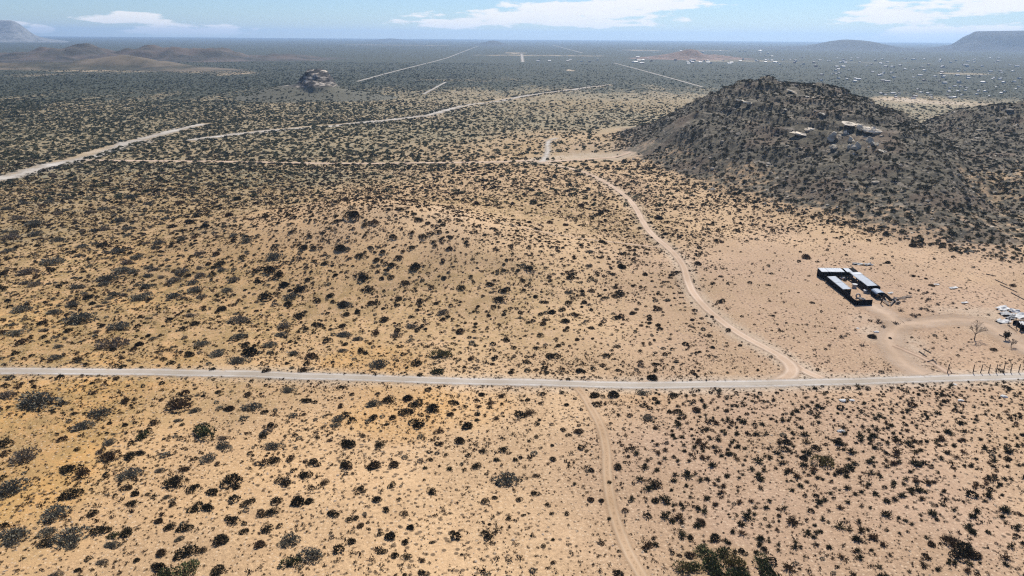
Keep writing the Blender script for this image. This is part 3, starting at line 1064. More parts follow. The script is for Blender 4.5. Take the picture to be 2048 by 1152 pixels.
def clear(x, y, gap=0.2):
    lee = (F_mound(x, y) > .5) & (y > 186)
    g = np.random.default_rng(len(x)).random(len(x))
    bare = (((x - _c1[0] - 8) / 38) ** 2 + ((y - _c1[1]) / 12) ** 2 < .6 + .8 * fbm(x / 6, y / 6, 92, 3)) & (g < .93)
    return (road_dist(x, y) > gap) & ~inpen(x, y) & ~bare & ~(lee & (g < .7))


# zones in photo pixels --------------------------------------------------
def zone_w(x, y):
    """weights of ground cover: bushes, spiky shrubs, tufts"""
    X_, Y_ = px(x, y, T(x, y))
    road = 742 + np.interp(X_, [0, 1200, 1500, 2048], [0, 26, 26, 10])
    south = Y_ > road
    right = sst(X_, 1240, 1380)
    yard = sst(X_, 1380, 1480) * (1 - south) * sst(Y_, 440, 500)
    return X_, Y_, south, right, yard


# ------------------------------------------------------------------ bushes that stand out, read off the photograph: x, y, width (px), kind
BIG = []


def add(ox, oy, k, kind, lst):
    for (a, b, w) in lst:
        BIG.append((ox + a / k, oy + b / k, w / k, kind))


K = 2.924
add(0, 380, K, 'g', [(310, 400, 120), (145, 465, 110), (480, 320, 60), (690, 345, 80), (800, 385, 60), (600, 100, 70), (520, 120, 60), (945, 115, 55),
    (1165, 360, 70), (720, 455, 110), (780, 470, 60), (870, 445, 50), (620, 500, 110), (610, 540, 70), (865, 490, 60), (440, 560, 70), (670, 600, 65),
    (810, 620, 100), (1020, 605, 90), (1140, 570, 90), (1130, 530, 70), (1070, 465, 80), (1025, 515, 85), (130, 680, 110), (310, 700, 90), (420, 660, 70),
    (475, 730, 165), (695, 780, 110), (665, 875, 160), (90, 825, 90), (850, 555, 80), (1440, 285, 80), (1370, 255, 50), (1600, 375, 110), (1295, 460, 60),
    (1330, 575, 70), (1400, 740, 120), (1395, 840, 110), (1180, 885, 90), (1265, 945, 90), (1385, 985, 110), (1580, 890, 90), (1720, 945, 70), (2000, 830, 80),
    (340, 280, 80), (210, 245, 80), (60, 265, 90), (50, 340, 70), (15, 360, 40), (205, 540, 80), (150, 535, 60), (1185, 615, 60), (700, 165, 80),
    (1700, 610, 90), (1065, 275, 70), (930, 300, 70), (1660, 780, 90), (1640, 830, 90), (1175, 490, 70), (1370, 515, 70), (200, 180, 90), (100, 155, 70),
    (960, 160, 50), (550, 230, 55), (610, 220, 60), (330, 965, 80), (280, 60, 70), (400, 40, 60), (140, 70, 60), (40, 100, 60), (340, 130, 60), (760, 30, 70), (870, 70, 60)])
add(0, 380, K, 'd', [(1150, 140, 80), (1110, 180, 70), (1010, 205, 60), (1340, 135, 70), (1580, 455, 90), (1545, 615, 100), (1650, 545, 80), (1765, 570, 90),
    (1685, 660, 60), (1465, 930, 120), (1810, 960, 80), (2010, 660, 80), (1310, 685, 70), (1285, 420, 80), (1050, 70, 60), (1200, 205, 60), (1270, 365, 55),
    (1990, 330, 90), (1740, 725, 70), (1555, 1050, 60), (1760, 1050, 50), (1110, 955, 70), (1240, 1045, 40), (455, 990, 60), (25, 480, 50), (15, 570, 40), (40, 645, 40),
    (1500, 470, 50), (1420, 390, 50), (1860, 640, 60), (1900, 420, 50), (1835, 330, 50), (1930, 610, 55), (1870, 780, 70), (1920, 875, 60)])
add(0, 758, K, 'g', [(200, 105, 200), (35, 80, 90), (585, 185, 110), (465, 260, 120), (140, 430, 140), (65, 610, 160), (320, 765, 150), (65, 885, 170), (415, 885, 180),
    (280, 880, 100), (1130, 175, 70), (1475, 145, 110), (1680, 55, 80), (640, 360, 70), (1300, 375, 100), (1215, 450, 90), (1590, 385, 90), (1715, 205, 60),
    (1975, 220, 80), (1965, 260, 60), (760, 535, 120), (930, 525, 60), (650, 955, 80), (420, 970, 60), (1820, 1000, 160), (1690, 925, 120), (590, 1060, 60), (1040, 930, 60),
    (310, 1135, 80), (60, 960, 60), (1295, 340, 60)])
add(0, 758, K, 'd', [(1030, 140, 150), (1795, 120, 60), (1450, 85, 60), (735, 120, 60), (900, 250, 60), (730, 260, 45), (590, 415, 50), (650, 440, 100), (760, 440, 70), (820, 425, 60),
    (1590, 262, 60), (2030, 360, 80), (410, 510, 100), (490, 535, 90), (1030, 590, 120), (1080, 520, 60), (745, 630, 60), (785, 660, 60), (410, 665, 110), (1250, 655, 80),
    (1335, 580, 120), (1395, 625, 50), (1600, 470, 70), (1700, 460, 60), (1840, 475, 85), (1660, 590, 90), (1785, 550, 80), (1905, 595, 60), (2025, 500, 70), (1455, 710, 80),
    (1605, 710, 70), (1740, 690, 110), (1820, 700, 70), (1140, 740, 90), (1215, 740, 80), (780, 725, 60), (550, 770, 60), (1530, 780, 70), (1600, 765, 80), (1945, 780, 70),
    (1365, 820, 80), (1565, 860, 80), (1430, 880, 60), (740, 875, 90), (940, 825, 60), (1000, 855, 60), (1075, 865, 80), (270, 955, 80), (600, 870, 90), (1280, 940, 110),
    (1510, 965, 80), (1080, 1005, 110), (945, 1010, 70), (1170, 1000, 60), (910, 1085, 90), (1290, 1100, 80), (795, 1060, 50), (25, 375, 80), (1330, 165, 70), (1550, 185, 50), (1535, 330, 50)])
add(0, 758, K, 'n', [(1185, 300, 110), (825, 330, 60), (1710, 1065, 90), (1100, 1120, 110), (960, 1135, 80), (665, 915, 50)])
add(680, 380, K, 'n', [(600, 955, 90), (580, 1055, 60)])
add(680, 380, K, 'g', [(225, 1000, 120), (30, 655, 100), (590, 705, 80), (420, 785, 80), (330, 840, 70), (95, 860, 70), (20, 335, 70), (1335, 590, 50), (15, 840, 70), (15, 930, 60)])
add(680, 380, K, 'd', [(340, 635, 60), (710, 560, 60), (875, 545, 60), (610, 510, 50), (1710, 715, 50), (1640, 435, 60), (1865, 155, 55), (1415, 85, 55), (970, 870, 55), (1385, 870, 45),
    (1240, 960, 80), (1395, 1050, 60), (1000, 1060, 45), (1205, 1060, 40), (1560, 960, 50), (1625, 1048, 35), (1090, 1000, 50), (455, 1000, 70), (260, 750, 70), (120, 930, 60),
    (40, 720, 50), (175, 580, 60), (870, 730, 35), (470, 640, 40), (1350, 505, 60), (960, 575, 80), (940, 630, 90), (1115, 450, 70), (1040, 465, 35), (965, 465, 40), (450, 170, 60),
    (480, 265, 60), (315, 265, 60), (210, 180, 60), (60, 130, 100), (125, 375, 60), (215, 405, 50), (345, 390, 60), (440, 440, 90), (310, 430, 60), (300, 500, 50), (380, 540, 60),
    (130, 500, 90), (1855, 690, 60), (1840, 1090, 90), (1330, 800, 40), (1475, 800, 40), (1200, 755, 40), (1105, 770, 40), (1300, 690, 60), (1250, 705, 60), (1200, 650, 50),
    (1150, 920, 40), (1755, 220, 40), (1530, 185, 30), (1220, 185, 50), (85, 130, 60), (345, 110, 50), (430, 135, 50), (205, 70, 40), (280, 110, 40), (145, 200, 50), (600, 200, 45),
    (580, 180, 40), (570, 235, 50), (520, 190, 45), (650, 270, 45), (640, 335, 50), (545, 300, 40), (790, 240, 35), (735, 300, 40), (410, 330, 50), (370, 355, 40), (250, 350, 50), (180, 330, 50)])
add(680, 758, K, 'd', [(55, 365, 80), (40, 495, 80), (200, 490, 100), (305, 495, 80), (195, 215, 70), (140, 325, 40), (240, 375, 70), (410, 100, 80), (440, 130, 90), (390, 180, 90), (545, 160, 90),
    (450, 250, 100), (290, 115, 80), (820, 80, 55), (885, 135, 50), (950, 95, 45), (1097, 118, 40), (745, 265, 80), (1060, 200, 70), (1115, 185, 70), (840, 418, 50), (960, 410, 60), (805, 500, 60),
    (1150, 560, 40), (1490, 85, 75), (1590, 85, 90), (1945, 85, 60), (1925, 180, 50), (300, 615, 60), (215, 695, 70), (270, 760, 55), (370, 775, 50), (50, 820, 50), (95, 810, 50), (120, 850, 50),
    (420, 860, 60), (305, 915, 90), (240, 905, 40), (60, 935, 60), (380, 950, 50), (245, 1005, 60), (325, 1030, 50), (385, 1030, 55), (480, 1055, 40), (485, 1125, 60), (535, 645, 65), (535, 955, 30),
    (660, 890, 35), (690, 930, 30), (860, 905, 85), (880, 845, 30), (715, 1025, 25), (850, 715, 60), (905, 690, 40), (1140, 660, 60), (1215, 730, 40), (1325, 780, 40), (1240, 785, 30), (1470, 705, 60),
    (1520, 705, 50), (1075, 790, 30), (1530, 955, 40), (125, 635, 60), (385, 1140, 40), (580, 300, 60), (700, 350, 80), (655, 200, 60), (670, 130, 60)])
add(680, 758, K, 'g', [(180, 130, 100), (970, 560, 150), (1765, 70, 80), (1800, 215, 85)])
add(680, 758, K, 's', [(915, 465, 50), (1025, 465, 50), (640, 520, 45), (1975, 265, 55), (1710, 690, 60), (1575, 815, 35), (1370, 610, 35), (1245, 935, 35), (500, 515, 40), (800, 235, 40), (1575, 600, 40)])
add(1348, 758, K, 'n', [(870, 465, 100), (200, 1060, 110), (290, 1010, 90), (340, 1070, 100), (240, 1120, 110), (120, 1080, 80), (400, 1120, 80), (170, 990, 70), (60, 1110, 90), (340, 1140, 120), (520, 1060, 90), (560, 1120, 110)])
add(1348, 758, K, 'd', [(660, 360, 65), (760, 445, 65), (820, 395, 65), (1630, 950, 90), (1700, 985, 110), (1660, 1030, 90), (1750, 1020, 90), (1500, 950, 60), (20, 180, 60), (10, 90, 40), (160, 830, 70),
    (240, 920, 80), (610, 790, 35), (90, 1020, 70), (400, 1000, 60), (530, 990, 60)])
for (a, b, w) in [(1612, 512, 22), (1748, 672, 21), (1441, 600, 20), (1318, 434, 18), (1457, 659, 15), (1829, 489, 20), (1889, 487, 14), (1771, 466, 16), (2028, 570, 13), (1423, 632, 12), (1386, 638, 12),
                  (1778, 524, 13), (1825, 551, 10), (1850, 556, 9), (1862, 570, 10), (1625, 605, 9), (1545, 630, 9), (1560, 660, 9), (1480, 690, 10), (1515, 740, 9), (1690, 560, 9), (1780, 676, 9), (1165, 408, 15), (1165, 740, 18), (1245, 532, 20)]:
    BIG.append((a, b, w, 'd'))


def ground_hit(x, y):
    """march the view ray to the terrain so that a bush read off the photo stands on mound or plain"""
    d = ray(x, y)
    t0 = (36 - CAM_H) / d[2]
    t1 = (-1 - CAM_H) / d[2]
    ts = np.linspace(t0, t1, 500)
    X_, Y_, Z_ = d[0] * ts, d[1] * ts, CAM_H + d[2] * ts
    b_ = np.nonzero(Z_ < T(X_, Y_))[0]
    i = b_[0] if len(b_) else len(ts) - 1
    return X_[i], Y_[i]


def zone_name(X_, Y_):
    rd = 742 + float(np.interp(X_, [0, 1200, 1500, 2048], [0, 26, 26, 10]))
    if Y_ > rd:
        low = Y_ > 985
        if X_ < 330:
            return 'at the lower left corner' if low else 'on orange sand below the road, far left'
        if X_ < 720:
            return 'along the bottom edge left of centre' if low else 'below the gravel road left of centre'
        if X_ < 1235:
            return 'on bottom sand left of the rut track' if low else 'between gravel road and rut track, left side'
        if X_ < 1500:
            return 'at the bottom right of the rut track' if low else 'beside the rut track on its right'
        mid = Y_ > 870
        if X_ < 1770:
            return 'at the bottom edge right of centre' if low else 'in the right half scrub, middle height' if mid else 'just below the gravel road, right half'
        return 'at the lower right corner' if low else 'near the right edge, middle of scrub' if mid else 'below the fence posts at right'
    if X_ > 1380 and Y_ > 440:
        return 'on the bare yard around the corral' if X_ > 1560 else 'beside the winding track left of corral'
    if 560 < X_ < 960 and 370 < Y_ < 520:
        return 'on the left side of the mound' if X_ < 740 else 'on the right side of the mound'
    if Y_ < 400:
        return 'near the cross track, left half' if X_ < 500 else 'near the cross track beyond the mound'
    if X_ < 330:
        return 'high on the far left slope' if Y_ < 560 else 'above the gravel road, far left'
    if X_ < 720:
        return 'left of the sandy mound' if Y_ < 560 else 'above the gravel road left of centre'
    if X_ < 1060:
        return 'between sandy mound and gravel road'
    return 'above the road left of winding track'


KIND = dict(g=('grey_bush', 'grey', 'bush', GREY, 'grey bushes on the sand'), d=('dark_shrub', 'dark', 'shrub', DARK, 'dark round shrubs on the sand'),
            n=('green_bush', 'green', 'bush', GREEN, 'green bushes'), s=('spiky_shrub', 'spiky', 'shrub', SPIKY, 'spiky shrubs right of the two rut track'))
ORD = ['', 'second ', 'third ', 'fourth ', 'fifth ', 'sixth ', 'seventh ', 'eighth ', 'ninth ', 'tenth ']
IND = []        # individuals: X, Y, radius, kind, photo x, photo y
for (a, b, w, kd) in BIG:
    # the pixel marks the middle of the bush: its foot is a little lower
    X_, Y_ = ground_hit(a, b + 0.22 * w)
    dist = math.sqrt(X_ * X_ + Y_ * Y_ + CAM_H ** 2)
    rr = w / FPX * dist / 2
    IND.append([X_, Y_, rr * dict(s=.95, n=1.1).get(kd, .88), kd, a, b])

# fill in the many more bushes between them --------------------------------
bx = np.array([i[0] for i in IND])
by = np.array([i[1] for i in IND])
br = np.array([i[2] for i in IND])


def thin(x, y, r, fac=0.75, cell=3.0):
    """drop points that stand inside an earlier bush"""
    grid = {}
    keep = np.zeros(len(x), bool)
    for i in range(len(bx)):
        grid.setdefault((int(bx[i] // cell), int(by[i] // cell)), []).append((bx[i], by[i], br[i]))
    for i in range(len(x)):
        ci, cj = int(x[i] // cell), int(y[i] // cell)
        ok = True
        for di in (-1, 0, 1):
            for dj in (-1, 0, 1):
                for (u, v, q) in grid.get((ci + di, cj + dj), ()):
                    if (u - x[i]) ** 2 + (v - y[i]) ** 2 < (fac * (q + r[i])) ** 2:
                        ok = False
                        break
        if ok:
            keep[i] = True
            grid.setdefault((ci, cj), []).append((x[i], y[i], r[i]))
    return keep


# medium dark and grey bushes north of the road
x, y = field(14000, 98, 330, 71, 0.78)
X_, Y_, south, right, yard = zone_w(x, y)
g_ = np.random.default_rng(3)
mound = sst(F_mound(x, y), 1.0, 4.0)
wgt = (0.55 + 0.45 * sst(-x, -40, 60)) * (1 - south) * (1 - 0.96 * yard) + 1.6 * mound
wgt *= 0.35 + 1.3 * fbm(x / 18, y / 18, 81, 3)
k = (g_.random(len(x)) < wgt * 0.62) & clear(x, y, 0.8) & (F_hill(x, y) < 0.6)
x, y, X_, Y_, mound = x[k], y[k], X_[k], Y_[k], mound[k]
r_ = np.clip(g_.lognormal(-0.78, 0.42, len(x)), 0.2, 1.2) * (1 + 0.2 * sst(-x, 20, 120)) * (1 - 0.1 * mound)
kk = thin(x, y, r_, 1.0)
x, y, X_, Y_, r_ = x[kk], y[kk], X_[kk], Y_[kk], r_[kk]
isg = g_.random(len(x)) < 0.10 + 0.55 * sst(-x, 25, 110)
MED = [(x[i], y[i], r_[i], 'g' if isg[i] else 'd', X_[i], Y_[i]) for i in range(len(x))]

# medium dark shrubs south of the road, left of the two rut track
x, y = field(900, 52, 100, 72, 0.80)
X_, Y_, south, right, yard = zone_w(x, y)
k = (g_.random(len(x)) < 0.55 * south * (1 - right) * sst(fbm(x / 9, y / 9, 82, 3), .35, .6)) & clear(x, y, 0.5)
x, y, X_, Y_ = x[k], y[k], X_[k], Y_[k]
r_ = np.clip(g_.lognormal(-0.95, 0.3, len(x)), 0.2, 0.8)
kk = thin(x, y, r_, 1.2)
MED += [(x[i], y[i], r_[i], 'g' if g_.random() < .25 and X_[i] < 600 else 'd', X_[i], Y_[i]) for i in range(len(x)) if kk[i]]

# spiky shrubs right of the track
x, y = field(4900, 52, 102, 73, 0.82)
X_, Y_, south, right, yard = zone_w(x, y)
k = (g_.random(len(x)) < south * right * (0.42 + 0.75 * fbm(x / 7, y / 7, 83, 3))) & clear(x, y, 0.5)
x, y, X_, Y_ = x[k], y[k], X_[k], Y_[k]
r_ = np.clip(g_.lognormal(-0.85, 0.34, len(x)), 0.2, 0.9) * (0.62 + 0.38 * sst(Y_, 780, 900))
kk = thin(x, y, r_, 0.62, 2.0)
MED += [(x[i], y[i], r_[i], 's', X_[i], Y_[i]) for i in range(len(x)) if kk[i]]

# the 300 of each kind that show largest are things of their own, the rest one mass
REST = {}
for kd in 'gdns':
    own = [i for i in IND if i[3] == kd]
    med = [m_ for m_ in MED if m_[3] == kd]
    inside = [m_ for m_ in med if -10 < m_[4] < 2058 and m_[5] < 1160]
    inside.sort(key=lambda m_: -m_[2] / math.hypot(m_[1], CAM_H))
    own.sort(key=lambda m_: -m_[2] / math.hypot(m_[1], CAM_H))
    rest = own[300:]
    own = own[:300]
    take = inside[:300 - len(own)]
    ids = set(id(q) for q in take)
    rest += [q for q in med if id(q) not in ids]
    REST[kd] = rest
    KIND[kd] += (own + take,)

for kd in 'gdns':
    nm, word, cat, meshes, grp, lst = KIND[kd]
    zones = {}
    for i, q in enumerate(lst):
        zones.setdefault(zone_name(q[4], q[5]), []).append(i)
    lab = {}
    for zn, ids in zones.items():
        ids = list(ids)
        bysize = sorted(ids, key=lambda i: -lst[i][2] / math.hypot(lst[i][1], CAM_H))
        for j in range(min(2, len(bysize))):
            lab[bysize[j]] = '%slargest %s %s %s' % (ORD[j], word, cat, zn)
        rest = [i for i in ids if i not in lab]
        for (key, phr) in ((lambda i: lst[i][4], '%sleftmost %s %s %s'), (lambda i: -lst[i][4], '%srightmost %s %s %s'), (lambda i: -lst[i][5], '%snearest %s %s %s'), (lambda i: lst[i][5], '%sfarthest %s %s %s')):
            rest = [i for i in ids if i not in lab]
            rest.sort(key=key)
            for j, i in enumerate(rest[:7]):
                full = sorted(ids, key=key).index(i)
                if full < len(ORD):
                    lab[i] = phr % (ORD[full], word, cat, zn)
        for i in ids:
            if i not in lab:
                sz = lst[i][2]
                lab[i] = 'ordinary %s %s among many %s' % (word, cat, zn)
    for i, q in enumerate(lst):
        X_, Y_, rr = q[0], q[1], q[2]
        z = float(T(X_, Y_)) - 0.05 * rr
        me = meshes[rnd.randrange(len(meshes))]
        g_ = grp + ' ' + zone_name(q[4], q[5])
        rz = rnd.uniform(0, 6.28)
        big = rr / math.hypot(Y_, CAM_H) * FPX * 2 > 19 and kd in 'gnd'
        sx_ = (rnd.uniform(1.0, 1.3), rnd.uniform(.8, 1.0), rnd.uniform(.9, 1.15))
        if kd == 'g':
            rz = rnd.gauss(0.25, 0.35)
            sx_ = (rnd.uniform(1.05, 1.3), rnd.uniform(.8, 1.0), rnd.uniform(.75, 1.0))
        if big:
            o = empty(nm, (X_, Y_, z), rz, 1.0)
            o.scale = (rr * sx_[0], rr * sx_[1], rr * sx_[2])
            link('foliage', me, o)
            link('branches', STEMS[i % 2], o)
        else:
            o = link(nm, me)
            o.location = (X_, Y_, z)
            o.rotation_euler = (0, 0, rz)
            o.scale = (rr * sx_[0], rr * sx_[1], rr * sx_[2])
        tag(o, lab[i], cat, g_)
for kd, nm, lab_, cat in (('g', 'grey_scrub', 'countless grey bushes spread over the left slopes', 'scrub'), ('d', 'dark_scrub', 'countless small dark shrubs spread over the sand', 'scrub'),
                          ('s', 'spiky_scrub', 'countless spiky shrubs on the sand at lower right', 'scrub')):
    q = REST[kd]
    if q:
        a = np.array([[i[0], i[1], i[2]] for i in q])
        stuff(nm, lab_, cat, KIND[kd][3], a[:, 0], a[:, 1], a[:, 2])

# small low scrub and dry tufts ------------------------------------------------
x, y = field(44000, 50, 300, 74, 0.80)
X_, Y_, south, right, yard = zone_w(x, y)
w_ = (0.25 + 1.1 * fbm(x / 11, y / 11, 84, 4)) * (1 - 0.88 * yard) * np.where(south, 0.35 + 0.25 * right, 0.75) * (1 + .5 * sst(-x, 0, 60))
k = (np.random.default_rng(5).random(len(x)) < w_) & clear(x, y, 0.25) & (F_hill(x, y) < 1.5)
x, y = x[k], y[k]
stuff('low_scrub', 'countless knee high dark scrub plants dotting the sand', 'scrub', LOWB, x, y, np.clip(np.random.default_rng(6).lognormal(-1.25, 0.38, len(x)), .12, .7))

x, y = field(110000, 48, 260, 75, 0.80, power=0.35)
X_, Y_, south, right, yard = zone_w(x, y)
w_ = sst(fbm(x / 7, y / 7, 85, 4), .30, .68) * (1 - 0.75 * yard) * (1 - 0.35 * right * south) * np.where(south, 0.8, 1.0) * (1 + .5 * sst(-x, 10, 60))
k = (np.random.default_rng(8).random(len(x)) < w_) & clear(x, y, 0.15) & (F_hill(x, y) < 1.5)
x, y = x[k], y[k]
xn, yn = field(26000, 46, 112, 79, 0.82, power=0.3)
kn = clear(xn, yn, 0.1) & (np.random.default_rng(18).random(len(xn)) < .25 + 1.1 * sst(fbm(xn / 5, yn / 5, 90, 3), .3, .7))
x, y = np.concatenate([x, xn[kn]]), np.concatenate([y, yn[kn]])
stuff('dry_grass', 'dry brown grass tufts scattered over the sand', 'grass', TUFT, x, y, np.clip(np.random.default_rng(9).lognormal(-1.55, 0.42, len(x)), .09, .5) * (1 - .35 * (np.arange(len(x)) >= len(x) - kn.sum())), sink=0.0)

x, y = field(16000, 48, 170, 76, 0.80, power=0.3)
k = clear(x, y, 0.1) & (np.random.default_rng(10).random(len(x)) < 0.25 + fbm(x / 12, y / 12, 86, 3))
x, y = x[k], y[k]
stuff('loose_stones', 'small pale stones strewn over the sand', 'stones', STONE, x, y, np.clip(np.random.default_rng(11).lognormal(-2.3, 0.4, len(x)), .05, .3), sink=0.1)

# scrub of the plain beyond the sand ------------------------------------------
x, y = field(170000, 225, 1500, 77, 0.80, power=0.25)
d_ = np.hypot(x, y)
left = sst(-x, -10, 120)
w_ = (0.55 + 1.1 * left * sst(d_, 245, 310) + 0.2 * sst(d_, 330, 520)) * (0.45 + 1.1 * fbm(x / 35, y / 35, 87, 4))
w_ *= (1 - 0.80 * sst(d_, 600, 1400)) * (1 - .45 * sst(d_, 430, 640)) * 1.15
k = (np.random.default_rng(12).random(len(x)) < w_) & clear(x, y, 0.1) & (F_hill(x, y) < 0.3) & (F_butte(x, y) < 9)
x, y = x[k], y[k]
xm, ym = field(60000, 285, 600, 78, 0.80, power=0.6)
wm_ = (0.35 + 0.65 * sst(-xm, -40, 120)) * (0.3 + 1.2 * fbm(xm / 22, ym / 14, 93, 4)) * (1 - .6 * sst(ym, 420, 600))
km = (np.random.default_rng(44).random(len(xm)) < wm_) & clear(xm, ym, 0.1) & (F_hill(xm, ym) < 0.3) & (F_butte(xm, ym) < 9)
x, y = np.concatenate([x, xm[km]]), np.concatenate([y, ym[km]])
# thicker growth along the dry washes
gw = np.random.default_rng(41)
for kw, nw, side in (('wash2', 1500, 1), ('wash', 500, 0)):
    Pw, ww_ = RPTS[kw]
    iw = gw.integers(1, len(Pw) - 1, nw)
    tw = Pw[iw + 1] - Pw[iw - 1]
    tw = tw / np.linalg.norm(tw, axis=1)[:, None]
    ow = np.where(gw.random(nw) < (.7 if side else .5), 1, -1) * (ww_ * .55 + np.abs(gw.normal(0, 3.2, nw)))
    jw = gw.uniform(-4, 4, nw)
    kx = vnoise(iw / 5.0, iw * 0 + 3.0, 4) > .38
    x = np.concatenate([x, (Pw[iw, 0] - tw[:, 1] * ow + tw[:, 0] * jw)[kx]])
    y = np.concatenate([y, (Pw[iw, 1] + tw[:, 0] * ow + tw[:, 1] * jw)[kx]])
stuff('plain_scrub', 'mass of olive grey desert scrub covering the far plain', 'scrub', PLAIN, x, y, np.clip(np.random.default_rng(13).lognormal(-0.66, 0.40, len(x)), .22, 1.4))

# scrub and rubble on the dark hill -----------------------------------------
g2 = np.random.default_rng(14)
x, y = g2.uniform(8, 330, 60000), g2.uniform(155, 400, 60000)
f = F_hill(x, y)
OUTP = [(1668, 270, 15), (1690, 263, 9), (1704, 276, 12), (1706, 289, 15), (1704, 246, 22), (1722, 258, 18), (1750, 259, 22), (1745, 281, 12), (1672, 293, 12), (1616, 256, 15), (1600, 267, 18), (1590, 186, 18), (1498, 206, 13)]
oh = [(*ground_hit(a_, b_ + 3), w_ / FPX * 330) for (a_, b_, w_) in OUTP]
free = np.ones(len(x), bool)
for (a_, b_, w_) in oh:
    free &= ((x - a_) / w_) ** 2 + ((y - b_) / (w_ * 1.1 + 3)) ** 2 > 1
k = free & (f > 0.4) & (g2.random(len(x)) < 0.35 + 0.65 * fbm(x / 12, y / 12, 88, 4)) & (x < 0.85 * y + 10) & clear(x, y, 0.3)
x, y = x[k], y[k]
stuff('hill_scrub', 'dense dark brush covering the rocky hill', 'brush', HILLB, x[:28000], y[:28000], np.clip(g2.lognormal(-1.10, 0.45, len(x[:28000])), .15, .9))
x, y = g2.uniform(8, 330, 26000), g2.uniform(155, 400, 26000)
f = F_hill(x, y)
k = (f > 0.6) & (x < 0.85 * y + 10) & clear(x, y, 0.3)
x, y = x[k], y[k]
stuff('hill_rubble', 'dark weathered rubble lying on the rocky hill', 'rubble', DSTONE, x, y, np.clip(g2.lognormal(-1.0, 0.62, len(x)), .15, 2.4), sink=0.2)

# ------------------------------------------------------------------ built things: boxes, sheets, tubes
M_ROOFW = flat_material('white_roof_sheet', (0.24, 0.275, 0.31), (0.37, 0.41, 0.45), 1.2, 0.6, 0.0, 0.5)  # off-white sheet; its blue tint is sky reflection put into the colour
M_ROOFB = flat_material('sky_tinted_roof_sheet', (0.105, 0.145, 0.20), (0.18, 0.24, 0.31), 1.2, 0.6, 0.0, 0.5)  # blue of the reflected sky painted into the sheet colour
M_BLACK = flat_material('shade_black_sheet', (0.004, 0.004, 0.005), (0.014, 0.013, 0.013), 2.0, 0.9, 0.0, 0.05)  # dark sheet, blackened further so its colour holds the walls' shade
M_WOOD = flat_material('weathered_wood', (0.10, 0.075, 0.055), (0.24, 0.19, 0.145), 3.0, 0.9)
M_DWOOD = flat_material('dark_post_wood', (0.035, 0.026, 0.02), (0.08, 0.06, 0.045), 3.0, 0.9)
M_SCRAP = flat_material('bleached_scrap', (0.30, 0.30, 0.285), (0.54, 0.54, 0.52), 1.5, 0.6)
M_GREYS = flat_material('grey_scrap', (0.10, 0.105, 0.105), (0.30, 0.30, 0.29), 2.0, 0.6)
M_RUBBER = flat_material('tyre_rubber', (0.012, 0.012, 0.012), (0.03, 0.03, 0.03), 6.0, 0.9)
M_WIRE = flat_material('fence_wire', (0.10, 0.09, 0.08), (0.2, 0.18, 0.16), 6.0, 0.6)
M_OUT = rock_material('pale_sunlit_outcrop', (0.50, 0.44, 0.34), (0.72, 0.65, 0.52), (0.30, 0.25, 0.18))  # pale rock, brightened further so its colour carries sun on the tops
M_HWALL = flat_material('pale_house_wall', (0.48, 0.44, 0.38), (0.66, 0.61, 0.54), 0.3, 0.9)
M_HRED = flat_material('reddish_house_wall', (0.34, 0.20, 0.15), (0.46, 0.29, 0.22), 0.3, 0.9)
M_HROOF = flat_material('pale_house_roof', (0.28, 0.28, 0.275), (0.52, 0.51, 0.49), 0.3, 0.5)


def box_vf(V, F, c, s, rz=0.0, top=None):
    """box centred at c with size s; top scales its upper face"""
    k = len(V)
    cs, sn = math.cos(rz), math.sin(rz)
    for z in (-.5, .5):
        q = top if (top and z > 0) else (1, 1)
        for (a, b) in ((-.5, -.5), (.5, -.5), (.5, .5), (-.5, .5)):
            X_, Y_ = a * s[0] * q[0], b * s[1] * q[1]
            V.append((c[0] + X_ * cs - Y_ * sn, c[1] + X_ * sn + Y_ * cs, c[2] + z * s[2]))
    F += [(k, k + 3, k + 2, k + 1), (k + 4, k + 5, k + 6, k + 7), (k, k + 1, k + 5, k + 4), (k + 1, k + 2, k + 6, k + 5), (k + 2, k + 3, k + 7, k + 6), (k + 3, k, k + 4, k + 7)]


def part(name, parent, mat, boxes, lab=None):
    V, F = [], []
    for b_ in boxes:
        box_vf(V, F, *b_)
    o = link(name, mesh_from(name, V, F), parent, mat)
    if lab:
        o['label'] = lab
    return o


